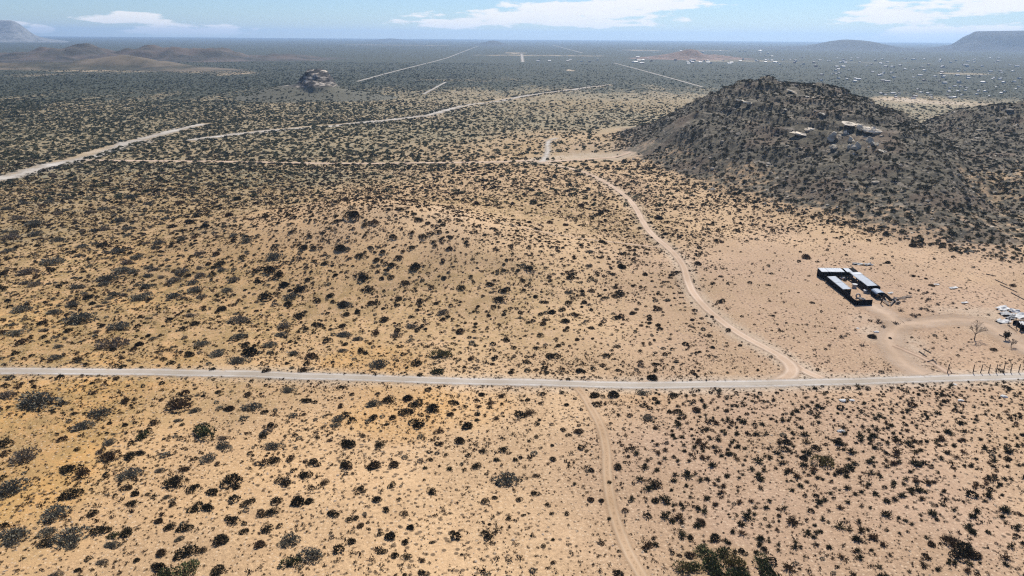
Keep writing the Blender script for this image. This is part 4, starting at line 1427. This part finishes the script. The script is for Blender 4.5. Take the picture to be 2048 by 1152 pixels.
def sheet(name, parent, mat, p00, p10, p11, p01, th=0.04, ribs=9, amp=0.025, crumple=0.0, seed=1, along=0):
    """corrugated sheet spanned by four corners, with real thickness"""
    r = random.Random(seed)
    P = [Vector(p) for p in (p00, p10, p11, p01)]
    n, m_ = (ribs * 4, 5) if not crumple else (9, 7)
    V = []
    nrm = (P[1] - P[0]).cross(P[3] - P[0]).normalized()
    for side in (0, 1):
        for j in range(m_ + 1):
            for i in range(n + 1):
                u, v = i / n, j / m_
                q = P[0] * (1 - u) * (1 - v) + P[1] * u * (1 - v) + P[2] * u * v + P[3] * (1 - u) * v
                h = math.sin(i * math.pi / 2) * amp
                if crumple:
                    h = (vnoise(np.array(u * 4.0 + seed), np.array(v * 3.0), seed) - .5) * 2 * crumple
                    h = float(h)
                V.append(q + nrm * (h + (th if side else 0)))
    w = n + 1
    off = w * (m_ + 1)
    F = []
    for j in range(m_):
        for i in range(n):
            a = j * w + i
            F.append((a, a + w, a + w + 1, a + 1))
            F.append((off + a, off + a + 1, off + a + w + 1, off + a + w))
    for i in range(n):
        F.append((i, i + 1, off + i + 1, off + i))
        a = m_ * w + i
        F.append((a + 1, a, off + a, off + a + 1))
    for j in range(m_):
        a = j * w
        F.append((a + w, a, off + a, off + a + w))
        a = j * w + n
        F.append((a, a + w, off + a + w, off + a))
    o = link(name, mesh_from(name, V, F), parent, mat)
    if name == 'roof_panel':
        for v in (.05, .95):        # timber battens holding the sheet down
            a, b = P[0].lerp(P[3], v) + nrm * .055, P[1].lerp(P[2], v) + nrm * .055
            if nrm.z < 0:
                a, b = a - nrm * .08, b - nrm * .08
            Vb, Fb = [], []
            tube(Vb, Fb, a, b, .03, .03, 4)
            link('batten', mesh_from('batten', Vb, Fb), o, M_GREYS)
    return o


def zt(x, y):
    return float(T(x, y))


# ------------------------------------------------------------------ the corral
Z0 = zt(72, 146)
sh = tag(empty('back_shed', (72.1, 154.3, Z0)), 'long low shed with white roof sheets across the back of the corral', 'shed')
xa = [-4.1, -2.5, 1.0, 1.45, 2.75, 4.0]
for i in range(5):
    if i == 2:
        continue
    sheet('roof_panel', sh, M_BLACK if i == 4 else M_ROOFW, (xa[i] + .03, -1.25, 1.95), (xa[i + 1] - .03, -1.25, 1.95), (xa[i + 1] - .03, 1.25, 2.2), (xa[i] + .03, 1.25, 2.2), ribs=4 if i != 1 else 9, seed=i)
part('back_wall', sh, M_BLACK, [((0, 1.22, 1.0), (8.1, 0.06, 2.2))])
part('side_wall', sh, M_BLACK, [((-4.05, 0, 0.95), (0.06, 2.36, 2.0))])
part('front_board', sh, M_BLACK, [((0.2, -1.18, 1.45), (7.6, 0.05, 0.75))])
for i in range(5):
    part('post', sh, M_DWOOD, [((-3.9 + i * 1.95, -1.12, 0.9), (0.14, 0.14, 2.0))])
part('trough', sh, M_SCRAP, [((0.6, -1.55, 0.30), (1.0, 0.4, 0.32)), ((2.4, -1.6, 0.3), (0.9, 0.4, 0.32))])

ls = tag(empty('side_shed', (69.0, 146.3, Z0)), 'narrow shed with bluish roof along the left side of the corral', 'shed')
sheet('roof_panel', ls, M_ROOFB, (-.85, 4.2, 1.62), (-.95, .1, 1.62), (.85, .1, 1.80), (.95, 4.2, 1.80), ribs=10)
sheet('roof_panel', ls, M_ROOFB, (-.95, .0, 1.62), (-1.0, -4.2, 1.62), (.75, -4.2, 1.80), (.85, .0, 1.80), ribs=10)
part('outer_wall', ls, M_BLACK, [((-.9, 0, .80), (0.06, 8.3, 1.6))])
part('end_wall', ls, M_BLACK, [((-.1, -4.1, .80), (1.6, 0.06, 1.6))])
for i in range(5):
    part('post', ls, M_DWOOD, [((.74, -4.0 + i * 2.0, .85), (0.12, 0.12, 1.8))])

rs = tag(empty('side_shed', (75.0, 148.2, Z0)), 'long shed with pale blue white roof along the right side of the corral', 'shed')
sheet('roof_panel', rs, M_ROOFW, (-1.1, 4.5, 2.0), (-1.1, 3.0, 1.95), (1.15, 3.0, 2.15), (1.15, 4.5, 2.15), ribs=4)
sheet('roof_panel', rs, M_ROOFB, (-1.15, 2.96, 1.93), (-1.2, -1.0, 1.9), (1.0, -1.0, 2.1), (1.05, 2.96, 2.1), ribs=10)
sheet('roof_panel', rs, M_ROOFB, (-1.15, -1.04, 1.93), (-1.25, -4.5, 1.9), (.85, -4.5, 2.1), (.95, -1.04, 2.1), ribs=9)
part('outer_wall', rs, M_BLACK, [((.92, 0, .9), (0.06, 8.9, 1.9))])
part('inner_rail', rs, M_DWOOD, [((-1.1, 0, .5), (0.06, 8.8, .22)), ((-1.1, 0, 1.0), (0.06, 8.8, .2))])
part('inner_board', rs, M_BLACK, [((-1.04, -.5, .62), (0.05, 7.4, 1.05))])
for i in range(6):
    part('post', rs, M_DWOOD, [((-1.12, -4.3 + i * 1.75, .9), (0.13, 0.13, 1.9))])

sm = tag(empty('small_hut', (74.9, 141.2, Z0)), 'small hut with curved blue white roof and dark lean-to at corral end', 'hut')
V, F = [], []
nseg = 8
for side in (0, 1):
    for yy in (-1.25, 1.25):
        for i in range(nseg + 1):
            a = math.pi * i / nseg
            rr = .95 if side else .90
            V.append((-math.cos(a) * rr, yy, 1.25 + math.sin(a) * rr * .62))
w = nseg + 1
for i in range(nseg):
    F.append((2 * w + i, 2 * w + i + 1, 3 * w + i + 1, 3 * w + i))
    F.append((i + 1, i, w + i, w + i + 1))
    F.append((i, i + 1, 2 * w + i + 1, 2 * w + i))
    F.append((w + i + 1, w + i, 3 * w + i, 3 * w + i + 1))
F += [(0, 2 * w, 3 * w, w), (nseg, w + nseg, 3 * w + nseg, 2 * w + nseg)]
link('curved_roof', mesh_from('curved_roof', V, F), sm, M_ROOFB)
part('wall', sm, M_BLACK, [((-.86, 0, .62), (.06, 2.4, 1.3)), ((.86, 0, .62), (.06, 2.4, 1.3)), ((0, 1.18, .75), (1.7, .06, 1.5))])
sheet('lean_to', sm, M_BLACK, (.0, -1.3, 1.55), (.95, -1.3, 1.5), (1.9, -3.1, .25), (.9, -3.2, .25), ribs=4)

fe = tag(empty('sheet_fence', (67.9, 135.9, Z0)), 'black sheet fence along left and front of the corral', 'fence')
p0, p1, p2 = Vector((0.5, 19.6, 0)), Vector((0, 0, 0)), Vector((3.6, .45, 0))
for (a, b, n) in ((p0, p1, 10), (p1, p2, 2)):
    ang = math.atan2((b - a).y, (b - a).x)
    L = (b - a).length / n
    for i in range(n):
        c = a.lerp(b, (i + .5) / n)
        part('fence_panel', fe, M_BLACK, [((c.x, c.y, .70 + .03 * (i % 3)), (L - .03, .05, 1.45), ang)])
        q = a.lerp(b, i / n)
        part('post', fe, M_DWOOD, [((q.x + .08, q.y + .10, .75), (.12, .12, 1.75))])
rf = tag(empty('sheet_fence', (77.0, 146.0, Z0)), 'low dark sheet fence behind the right hand corral shed', 'fence')
for i in range(4):
    part('fence_panel', rf, M_BLACK, [((.2, 6.0 - i * 2.0, .55), (.05, 1.95, 1.1))])
    part('post', rf, M_DWOOD, [((.12, 7.0 - i * 2.0, .6), (.1, .1, 1.3))])


for o_ in (sh, ls, rs, sm, fe, rf):
    o_.scale = (1, 1, .74)


def tyre(loc, rx, ry, lab, s=.42):
    bm = bmesh.new()
    N_, M2 = 16, 7
    vs = [[bm.verts.new(((s + .14 * math.cos(b_)) * math.cos(a), (s + .14 * math.cos(b_)) * math.sin(a), .14 * math.sin(b_))) for b_ in [6.2832 * j / M2 for j in range(M2)]] for a in [6.2832 * i / N_ for i in range(N_)]]
    for i in range(N_):
        for j in range(M2):
            bm.faces.new((vs[i][j], vs[(i + 1) % N_][j], vs[(i + 1) % N_][(j + 1) % M2], vs[i][(j + 1) % M2]))
    me = bpy.data.meshes.new('tyre')
    bm.to_mesh(me)
    bm.free()
    o = link('tyre', me, None, M_GREYS)
    o.location = loc
    o.rotation_euler = (rx, ry, 0)
    return tag(o, lab, 'tyre')


tyre((70.4, 140.2, Z0 + .45), R(72), 0, 'pale tyre leaning by the end of the left corral shed')
tyre((70.9, 139.3, Z0 + .16), 0, R(6), 'pale tyre lying flat inside the corral near its front fence', .5)


def thing_boxes(name, loc, rz, mat, boxes, lab, cat, rot=(0, 0)):
    V, F = [], []
    for b_ in boxes:
        box_vf(V, F, *b_)
    o = link(name, mesh_from(name, V, F), None, mat)
    o.location = loc
    o.rotation_euler = (rot[0], rot[1], rz)
    return tag(o, lab, cat)


def bucket(loc, lab, s=.3):
    V, F = [], []
    tube(V, F, (0, 0, 0), (0, 0, s * 1.5), s * .85, s, 10)
    tube(V, F, (0, 0, s * 1.5), (0, 0, s * 1.6), s * 1.08, s * 1.08, 10)
    o = link('white_drum', mesh_from('white_drum', V, F), None, M_SCRAP)
    o.location = loc
    return tag(o, lab, 'drum')


bucket((72.6, 146.8, Z0), 'white drum inside the corral beside the right shed', .5)
bucket((73.4, 143.6, Z0), 'small white drum inside the corral near the curved hut', .36)
for i, (x_, y_, L_, a_, lab) in enumerate([(75.2, 138.2, 4.6, 1.35, 'long grey plank leaning by the curved corral hut'), (74.6, 137.6, 3.6, 1.55, 'short grey plank left of the long plank by the corral gate'),
                                           (75.8, 137.0, 3.0, .9, 'crooked grey plank at the foot of the corral scrap heap')]):
    thing_boxes('plank', (x_, y_, zt(x_, y_) + .22 + .1 * i), a_, M_WOOD, [((0, 0, 0), (L_, .3, .06))], lab, 'plank', (0, R(-4)))
thing_boxes('gate_post', (73.6, 136.8, zt(73.6, 136.8) + .8), .2, M_DWOOD, [((0, 0, 0), (.16, .16, 1.9)), ((0, 0, .98), (.20, .20, .06))], 'dark leaning gate post at the open front of the corral', 'post', (R(6), R(8)))
hp = tag(empty('scrap_heap', (76.7, 138.3, zt(76.7, 138.3))), 'heap of white and grey scrap at the right front end of corral', 'scrap heap')
rr_ = random.Random(4)
for i in range(22):
    a, d_ = rr_.uniform(0, 6.28), rr_.uniform(0, 1.3)
    q = (math.cos(a) * d_ * .8, math.sin(a) * d_ * 1.5, rr_.uniform(.05, .75) * (1.3 - d_ * .7))
    o = part('scrap_piece', hp, (M_SCRAP, M_GREYS, M_WOOD)[i % 3], [((0, 0, 0), (rr_.uniform(.3, 1.1), rr_.uniform(.12, .5), .05))])
    o.location = q
    o.rotation_euler = (rr_.gauss(0, .5), rr_.gauss(0, .5), rr_.uniform(0, 6.28))

# ------------------------------------------------------------------ junk at the right edge
cs = tag(empty('collapsed_shack', (94.2, 124.4, zt(94.2, 124.4))), 'collapsed dark shack with pale roof sheets at the right edge', 'shack')
sheet('roof_panel', cs, M_SCRAP, (-2.0, -1.3, 1.15), (2.6, -1.2, 1.25), (2.6, .1, 1.55), (-1.7, .0, 1.4), ribs=9, amp=.04)
sheet('roof_panel', cs, M_GREYS, (-.6, .6, 1.5), (2.6, .6, 1.7), (2.7, 2.3, 1.1), (-.2, 2.2, .8), ribs=8, amp=.04)
sheet('wall_panel', cs, M_BLACK, (-1.9, -1.25, .0), (2.6, -1.25, .0), (2.6, -1.2, 1.1), (-1.9, -1.2, 1.0), ribs=9)
part('wall', cs, M_BLACK, [((2.4, .6, .6), (.06, 3.4, 1.2)), ((.5, 2.0, .4), (3.4, .06, .8)), ((-.9, .3, .5), (.06, 2.4, 1.0))])
for (a, b) in ((-1.9, -1.2), (0.4, -1.2), (2.5, -1.2), (-1.7, .2), (2.5, 2.2)):
    part('post', cs, M_DWOOD, [((a, b, .7), (.13, .13, 1.5))])
for i, (x_, y_, a_, b_, mt, nm, lab) in enumerate([
    (96.4, 134.4, 1.9, 1.1, M_SCRAP, 'scrap_sheet', 'crumpled white sheet farthest back in the scrap at the right edge'),
    (95.1, 131.4, 1.6, 1.5, M_GREYS, 'scrap_sheet', 'crumpled grey white sheet in the middle of the right edge scrap'),
    (97.4, 130.4, 2.2, 1.2, M_SCRAP, 'scrap_sheet', 'long white sheet behind the collapsed shack'),
    (91.9, 127.6, 1.5, 1.1, M_SCRAP, 'scrap_sheet', 'bent white sheet left of the collapsed shack'),
    (97.6, 133.0, 1.2, 1.0, M_SCRAP, 'scrap_sheet', 'small pale sheet at the far right of the scrap'),
    (94.4, 129.3, 1.1, .8, M_GREYS, 'scrap_sheet', 'small grey sheet just behind the collapsed shack'),
    (93.6, 146.8, 1.3, .45, M_SCRAP, 'scrap_sheet', 'bright white sheet alone on the bare ground right of corral'),
    (91.2, 149.0, .7, .3, M_SCRAP, 'scrap_sheet', 'narrow white strip behind the lone bright white sheet'),
    (90.6, 137.6, 1.0, .3, M_SCRAP, 'scrap_sheet', 'pale strip lying on the track between corral and scrap'),
    (81.0, 164.0, 1.6, .9, M_GREYS, 'scrap_sheet', 'grey scrap panel on the slope behind the corral'),
    (83.2, 163.5, 1.3, .8, M_GREYS, 'scrap_sheet', 'second grey scrap panel right of the first behind the corral'),
    (78.6, 143.4, .7, .35, M_SCRAP, 'scrap_sheet', 'small white sheet in the rubbish right of the corral sheds'),
    (79.2, 140.2, 1.3, .3, M_WOOD, 'scrap_sheet', 'grey board in the rubbish right of the curved hut'),
    (81.0, 141.2, 1.5, .35, M_WOOD, 'scrap_sheet', 'second grey board farther right of the curved hut')]):
    z_ = zt(x_, y_)
    o = sheet(nm, None, mt, (-a_ * .8, -b_ * .8, 0), (a_ * .8, -b_ * .7, 0), (a_ * .7, b_ * .8, .12), (-a_ * .8, b_ * .6, .05), crumple=.22 if b_ > .5 else .06, seed=20 + i)
    o.location = (x_, y_, z_ + .14)
    o.rotation_euler = (0, 0, rnd.uniform(-.35, .35))
    tag(o, lab, 'scrap')
fr = tag(empty('pole_frame', (92.0, 125.6, zt(92, 125.6))), 'thin dark pole frame standing left of the collapsed shack', 'frame')
for (a, b) in (((0.5, 1.2, 0), (0.5, 1.2, 1.3)), ((0.5, 1.2, 1.3), (1.6, 1.0, 1.2)), ((1.6, 1.0, 0), (1.6, 1.0, 1.2)), ((-.2, .4, .1), (-.6, -2.9, .15))):
    V, F = [], []
    tube(V, F, a, b, .06, .05, 6)
    link('pole', mesh_from('pole', V, F), fr, M_DWOOD)

# ------------------------------------------------------------------ roadside fence
fn = tag(empty('wire_fence', (69.4, 105.8, zt(75, 105.8))), 'row of dark fence posts with thin wires beside the gravel road', 'fence')
FX = [0.0, 4.1, 5.3, 6.6, 7.8, 9.0, 10.15, 11.4, 12.6, 13.8]
for i, a in enumerate(FX):
    V, F = [], []
    zz = zt(69.4 + a, 105.8 + .012 * a) - fn.location.z
    hh = 1.45 if i else 1.55
    tube(V, F, (a, .012 * a, zz - .2), (a + rnd.gauss(.03, .05), .012 * a + rnd.gauss(0, .04), zz + hh), .075, .06, 7)
    po = link('post', mesh_from('post', V, F), fn, M_DWOOD)
    if i == 0:
        V, F = [], []
        tube(V, F, (a + .05, 0, zz + .75), (a + .65, -.3, zz - .05), .05, .05, 6)
        link('brace', mesh_from('brace', V, F), po, M_DWOOD)
for h_ in (.45, .85, 1.25):
    V, F = [], []
    for a, b in zip(FX[1:-1], FX[2:]):
        tube(V, F, (a, .012 * a - .07, h_), (b, .012 * b - .07, h_), .008, .008, 3)
    link('wire', mesh_from('wire', V, F), fn, M_WIRE)


# ------------------------------------------------------------------ small trees and dead wood
def branchy(name, seed, height, r0, lab, loc, crown_leaves=0, depth=4, spread=.55):
    r = random.Random(seed)
    root = tag(empty(name, loc), lab, 'tree')
    Vt, Ft, Vc, Fc, tips = [], [], [], [], []

    def grow(p, d, ln, rad, lev):
        q = p + d * ln
        if lev == 0:
            tube(Vt, Ft, p, q, rad, rad * .75, 6)
        else:
            tube(Vc, Fc, p, q, rad, rad * .6, 3)
        if lev >= depth:
            tips.append(q)
            return
        for _ in range(3 if lev else 5):
            dd = (d + Vector((r.gauss(0, spread), r.gauss(0, spread), r.gauss(.1, .3)))).normalized()
            grow(q, dd, ln * r.uniform(.55, .85), max(.012, rad * .6), lev + 1)
    grow(Vector((0, 0, -.1)), Vector((r.gauss(0, .06), r.gauss(0, .06), 1)).normalized(), height * .36, r0, 0)
    link('trunk', mesh_from('trunk', Vt, Ft), root, M_TWIG)
    if crown_leaves:
        Vl, Fl = [], []
        for _ in range(crown_leaves):
            q = r.choice(tips) + Vector((r.gauss(0, .12), r.gauss(0, .12), r.gauss(0, .12)))
            leaf_tri(Vl, Fl, q, (r.gauss(0, 1), r.gauss(0, 1), r.gauss(.3, 1)), .2, .07, r)
        link('branches', mesh_from('branches', Vc, Fc), root, M_TWIG)
        link('crown', mesh_from('crown', Vl, Fl), root, M_DARK)
    else:
        link('crown', mesh_from('crown', Vc, Fc), root, M_TWIG)
    return root


def on(x_, y_, dz=0.0):
    return (x_, y_, zt(x_, y_) + dz)


branchy('bare_tree', 3, 2.9, .10, 'tall bare leafless tree between scrap and gravel road', on(81.6, 119.1), depth=5, spread=.5)
branchy('small_tree', 5, 1.6, .09, 'small round dark tree right of the bare tree', on(87.2, 119.4), 380, 3)
branchy('small_tree', 6, 1.7, .09, 'small dark tree at the right edge beside the yard track', on(91.4, 118.6), 380, 3)
branchy('bare_tree', 8, 1.5, .07, 'low bare bush like tree right of and nearer than the tall bare tree', on(86.0, 115.9), depth=5, spread=.7)
for i, (a, b, s, lab) in enumerate([(1757, 646, .9, 'largest reddish dead brush below the corral beside the yard track'), (1766, 655, .75, 'reddish dead brush just right of the largest below the corral'),
                                    (1790, 648, .8, 'reddish dead brush right of the yard track junction'), (1683, 676, .7, 'thin dead brush left of the yard loop'), (1724, 692, .65, 'thin dead brush at the left edge of the yard loop'),
                                    (1803, 622, .8, 'dead brush right of the corral front end'), (1829, 634, .8, 'dead brush farther right above the yard track'), (1858, 600, .7, 'dead brush alone right of the corral rubbish'),
                                    (1905, 608, .6, 'small dead brush on the bare ground left of the scrap')]):
    X_, Y_ = ground_hit(a, b)
    o = link('dead_brush', DEAD[i % 3])
    o.location = on(X_, Y_, -.03)
    o.scale = (s * 1.1, s, s)
    o.rotation_euler = (0, 0, i * 1.3)
    tag(o, lab, 'brush')
for i in range(26):
    X_, Y_ = ground_hit(rnd.uniform(1792, 1880), rnd.uniform(575, 655))
    if not clear(np.array([X_]), np.array([Y_]), .4)[0]:
        continue
    o = link('dead_brush', DEAD[i % 3])
    o.location = on(X_, Y_, -.03)
    s_ = rnd.uniform(.3, .6)
    o.scale = (s_ * 1.1, s_, s_)
    o.rotation_euler = (0, 0, i * 1.7)
    tag(o, 'small dead brush scattered on the sand right of the corral', 'brush', 'small dead brush right of the corral')
for i, (a0, b0, a1, b1, lab) in enumerate([(1838, 704, 1853, 714, 'forked grey pole lying left of the fence start'), (1847, 699, 1862, 707, 'grey pole lying parallel behind the forked pole'),
                                           (1866, 720, 1873, 729, 'short dark pole on the sand below the yard loop'), (1855, 724, 1868, 721, 'short pole touching the short dark pole below the yard loop'),
                                           (1972, 549, 1992, 553, 'fallen log nearest the dark hill on the right slope'), (1990, 560, 2014, 571, 'second fallen log down the right slope'),
                                           (2000, 570, 2034, 585, 'long fallen log down the right slope'), (2022, 586, 2048, 600, 'fallen log at the right edge of the slope'), (1998, 671, 2018, 680, 'dark pole lying beside the yard track near small trees')]):
    pa, pb = ground_hit(a0, b0), ground_hit(a1, b1)
    V, F = [], []
    A_, B_ = Vector(on(*pa, .09)), Vector(on(*pb, .09))
    tube(V, F, A_, B_, .10, .07, 6)
    mid = A_.lerp(B_, .55)
    tube(V, F, mid, mid + Vector((.5, .35, .25)), .05, .03, 5)
    o = link('fallen_log', mesh_from('fallen_log', V, F), None, M_TWIG)
    tag(o, lab, 'log')
for i, (a, b, s, lab) in enumerate([(1686, 803, .55, 'pale stone among spiky shrubs just below the gravel road'), (1704, 802, .4, 'smaller pale stone right of the first below the gravel road'), (1683, 864, .5, 'pale stone in the middle of the spiky scrub'),
                                    (2010, 794, .55, 'white stone nearest the right edge below the gravel road'), (1922, 802, .4, 'pale stone between road and spiky scrub at right'), (1909, 769, .3, 'small white stone at the verge below the fence posts'),
                                    (1753, 664, .5, 'white stone beside the dark round shrub in the yard'), (1716, 657, .35, 'small white stone in the bare yard below the corral')]):
    X_, Y_ = ground_hit(a, b)
    o = link('pale_stone', withmat(stone_mesh('pale_stone', 900 + i, 2, .5, .12), M_SCRAP))
    o.location = on(X_, Y_)
    o.scale = (s * 1.3, s, s)
    tag(o, lab, 'stone')

# ------------------------------------------------------------------ pale rock outcrops on the dark hill
def crag_mesh(name, seed, lumps=5):
    """a broken outcrop: a few angular blocks leaning into each other"""
    r = random.Random(seed)
    bm = bmesh.new()
    for q_ in range(lumps):
        off = Vector((r.uniform(-.75, .75), r.uniform(-.5, .5), r.uniform(-.35, .25))) if q_ else Vector((0, 0, 0))
        sz = Vector((r.uniform(.3, .6), r.uniform(.35, .7), r.uniform(.35, .75)))
        cuts = [(Vector((r.gauss(0, 1), r.gauss(0, 1), r.gauss(.2, .8))).normalized(), r.uniform(.35, .75)) for _ in range(9)]
        n0 = len(bm.verts)
        ret = bmesh.ops.create_icosphere(bm, subdivisions=3, radius=1.0)
        for v in ret['verts']:
            for d, h in cuts:
                k = v.co.dot(d) - h
                if k > 0:
                    v.co -= d * k
            q = v.co
            v.co = v.co * (1 + math.sin(q.z * 17 + q.x * 3.0 + seed) * .04 + r.uniform(-.05, .05))
            v.co = Vector((v.co.x * sz.x, v.co.y * sz.y, v.co.z * sz.z)) * 1.3 + off
    me = bpy.data.meshes.new(name)
    bm.to_mesh(me)
    bm.free()
    return me


OUT = [(1668, 270, 20, 16, 'tall pale triangular outcrop on the right flank of the dark hill'), (1690, 263, 9, 10, 'small pale pinnacle between the two large outcrops on the hill'),
       (1704, 276, 13, 14, 'bright pale outcrop above the broad slab on the hill'), (1706, 289, 24, 16, 'broad pale slab low on the right flank of the hill'),
       (1704, 246, 40, 9, 'long pale ledge highest on the right flank of the hill'), (1722, 258, 28, 10, 'pale ledge slanting down from the long ledge on the hill'),
       (1750, 259, 40, 10, 'wide pale ledge farthest right on the dark hill'), (1745, 281, 14, 14, 'small ragged pale outcrop below the wide ledge'),
       (1672, 293, 18, 7, 'low pale outcrop below the triangular one'), (1616, 256, 26, 7, 'pale pointed outcrop left of the triangular one'), (1600, 267, 36, 5, 'thin pale ledge left below the pointed outcrop'),
       (1765, 302, 14, 5, 'pale rock lowest on the right flank of the hill'), (1498, 206, 22, 6, 'pale round rock high on the left side of the hill'), (1480, 203, 14, 5, 'small pale rock beside the round one high on the left of the hill'),
       (1590, 186, 26, 3, 'thin grey ledge just below the hill summit'), (1620, 194, 22, 3, 'thin grey ledge right below the summit ledge'), (1570, 222, 20, 3, 'thin pale ledge in the middle of the hill'), (1640, 226, 18, 4, 'pale ledge right of the middle of the hill')]
for i, (a, b, w_, h_, lab) in enumerate(OUT):
    X_, Y_ = ground_hit(a, b + h_ * .4)
    dist = math.sqrt(X_ ** 2 + Y_ ** 2 + 900)
    me = withmat(crag_mesh('rock_outcrop', 800 + i), M_OUT)
    o = link('rock_outcrop', me)
    sx_, sz_ = w_ / FPX * dist * .56, h_ / FPX * dist * .62
    o.location = on(X_, Y_, sz_ * .15)
    o.scale = (sx_ * .95, max(1.8, sx_ * .7, sz_ * 1.5), sz_ * 1.05)
    o.rotation_euler = (R(8), R(rnd.uniform(4, 14)), R(rnd.uniform(-12, 12)))
    tag(o, lab, 'rock')

# ------------------------------------------------------------------ the far town
HM = []
for k_ in range(4):
    V, F = [], []
    lx, ly, hh, rh = [(1, .6, .28, .16), (.8, .7, .34, .10), (1.2, .5, .26, .14), (.7, .6, .5, .05)][k_]
    box_vf(V, F, (0, 0, hh / 2), (lx, ly, hh))
    n0 = len(F)
    k = len(V)
    e = .05
    V += [(-lx / 2 - e, -ly / 2 - e, hh), (lx / 2 + e, -ly / 2 - e, hh), (lx / 2 + e, ly / 2 + e, hh), (-lx / 2 - e, ly / 2 + e, hh), (-lx / 2 - e, 0, hh + rh), (lx / 2 + e, 0, hh + rh)]
    F += [(k, k + 1, k + 5, k + 4), (k + 2, k + 3, k + 4, k + 5), (k + 1, k + 2, k + 5), (k + 3, k, k + 4), (k + 3, k + 2, k + 1, k)]
    for wm in (M_HWALL, M_HRED):
        me = mesh_from('house', V, F)
        me.materials.append(wm)
        me.materials.append(M_HROOF)
        for p_ in me.polygons:
            p_.material_index = 1 if p_.index >= n0 else 0
        HM.append(me)
g3 = np.random.default_rng(31)
HS = []
for (x0, x1, y0, y1, n, s0, s1, zn) in [(1260, 1560, 112, 128, 60, 7, 12, 'in the far town left of the summit'), (1560, 2040, 116, 136, 70, 7, 12, 'in the far town behind the dark hill'),
                                        (1640, 2040, 138, 168, 60, 5, 9, 'in the nearer town right of the hill'), (1760, 2040, 172, 198, 40, 3.5, 6, 'on the flat behind the saddle of the dark hill'),
                                        (1060, 1200, 120, 125, 10, 7, 12, 'near the white airstrip in the middle distance'), (1330, 1560, 97, 108, 20, 10, 15, 'near the small reddish far hill')]:
    for _ in range(n):
        a, b = g3.uniform(x0, x1), g3.uniform(y0, y1)
        HS.append((a, b, g3.uniform(s0, s1) * .62, zn))
grp_ = {}
for i, h_ in enumerate(HS):
    grp_.setdefault(h_[3], []).append(i)
hl = {}
for zn, ids in grp_.items():
    for (key, phr) in ((lambda i: HS[i][0], 'leftmost'), (lambda i: -HS[i][0], 'rightmost'), (lambda i: -HS[i][1], 'nearest'), (lambda i: HS[i][1], 'farthest')):
        for i in sorted([q for q in ids if q not in hl], key=key)[:1]:
            if sorted(ids, key=key)[0] == i:
                hl[i] = '%s tiny pale house %s' % (phr, zn)
for i, (a, b, s, zn) in enumerate(HS):
    P_ = at(a, b)
    o = link('house', HM[int(g3.integers(0, 8)) if g3.random() < .5 else int(g3.integers(0, 4)) * 2])
    o.location = on(P_[0], P_[1], -.1)
    o.scale = (s, s, s)
    o.rotation_euler = (0, 0, g3.choice([0.1, 1.67]) + g3.normal(0, .08))
    tag(o, hl.get(i, 'tiny house among many ' + zn), 'house', 'houses ' + zn)


# ------------------------------------------------------------------ haze: the air over the whole plain
hz = bpy.data.materials.new('haze_air')
hz.use_nodes = True
t = NT(hz.node_tree)
t.n.clear()
pv = t.new('ShaderNodeVolumePrincipled')
pv.inputs['Color'].default_value = (0.48, 0.70, 0.99, 1)
pv.inputs['Density'].default_value = 0.000112
pv.inputs['Anisotropy'].default_value = 0.38
pv.inputs['Density Attribute'].default_value = ''
hz.cycles.homogeneous_volume = True
mo = t.new('ShaderNodeOutputMaterial')
t.l.new(pv.outputs[0], mo.inputs['Volume'])
bm = bmesh.new()
bmesh.ops.create_cube(bm, size=1.0)
me = bpy.data.meshes.new('haze')
bm.to_mesh(me)
bm.free()
haze = link('haze', me, mats=hz)
haze.scale = (26000, 15000, 136)
haze.location = (0, 5600, 136 / 2 - 2.5)
tag(haze, 'thin blue haze over the distant plain', 'haze', kind='stuff')
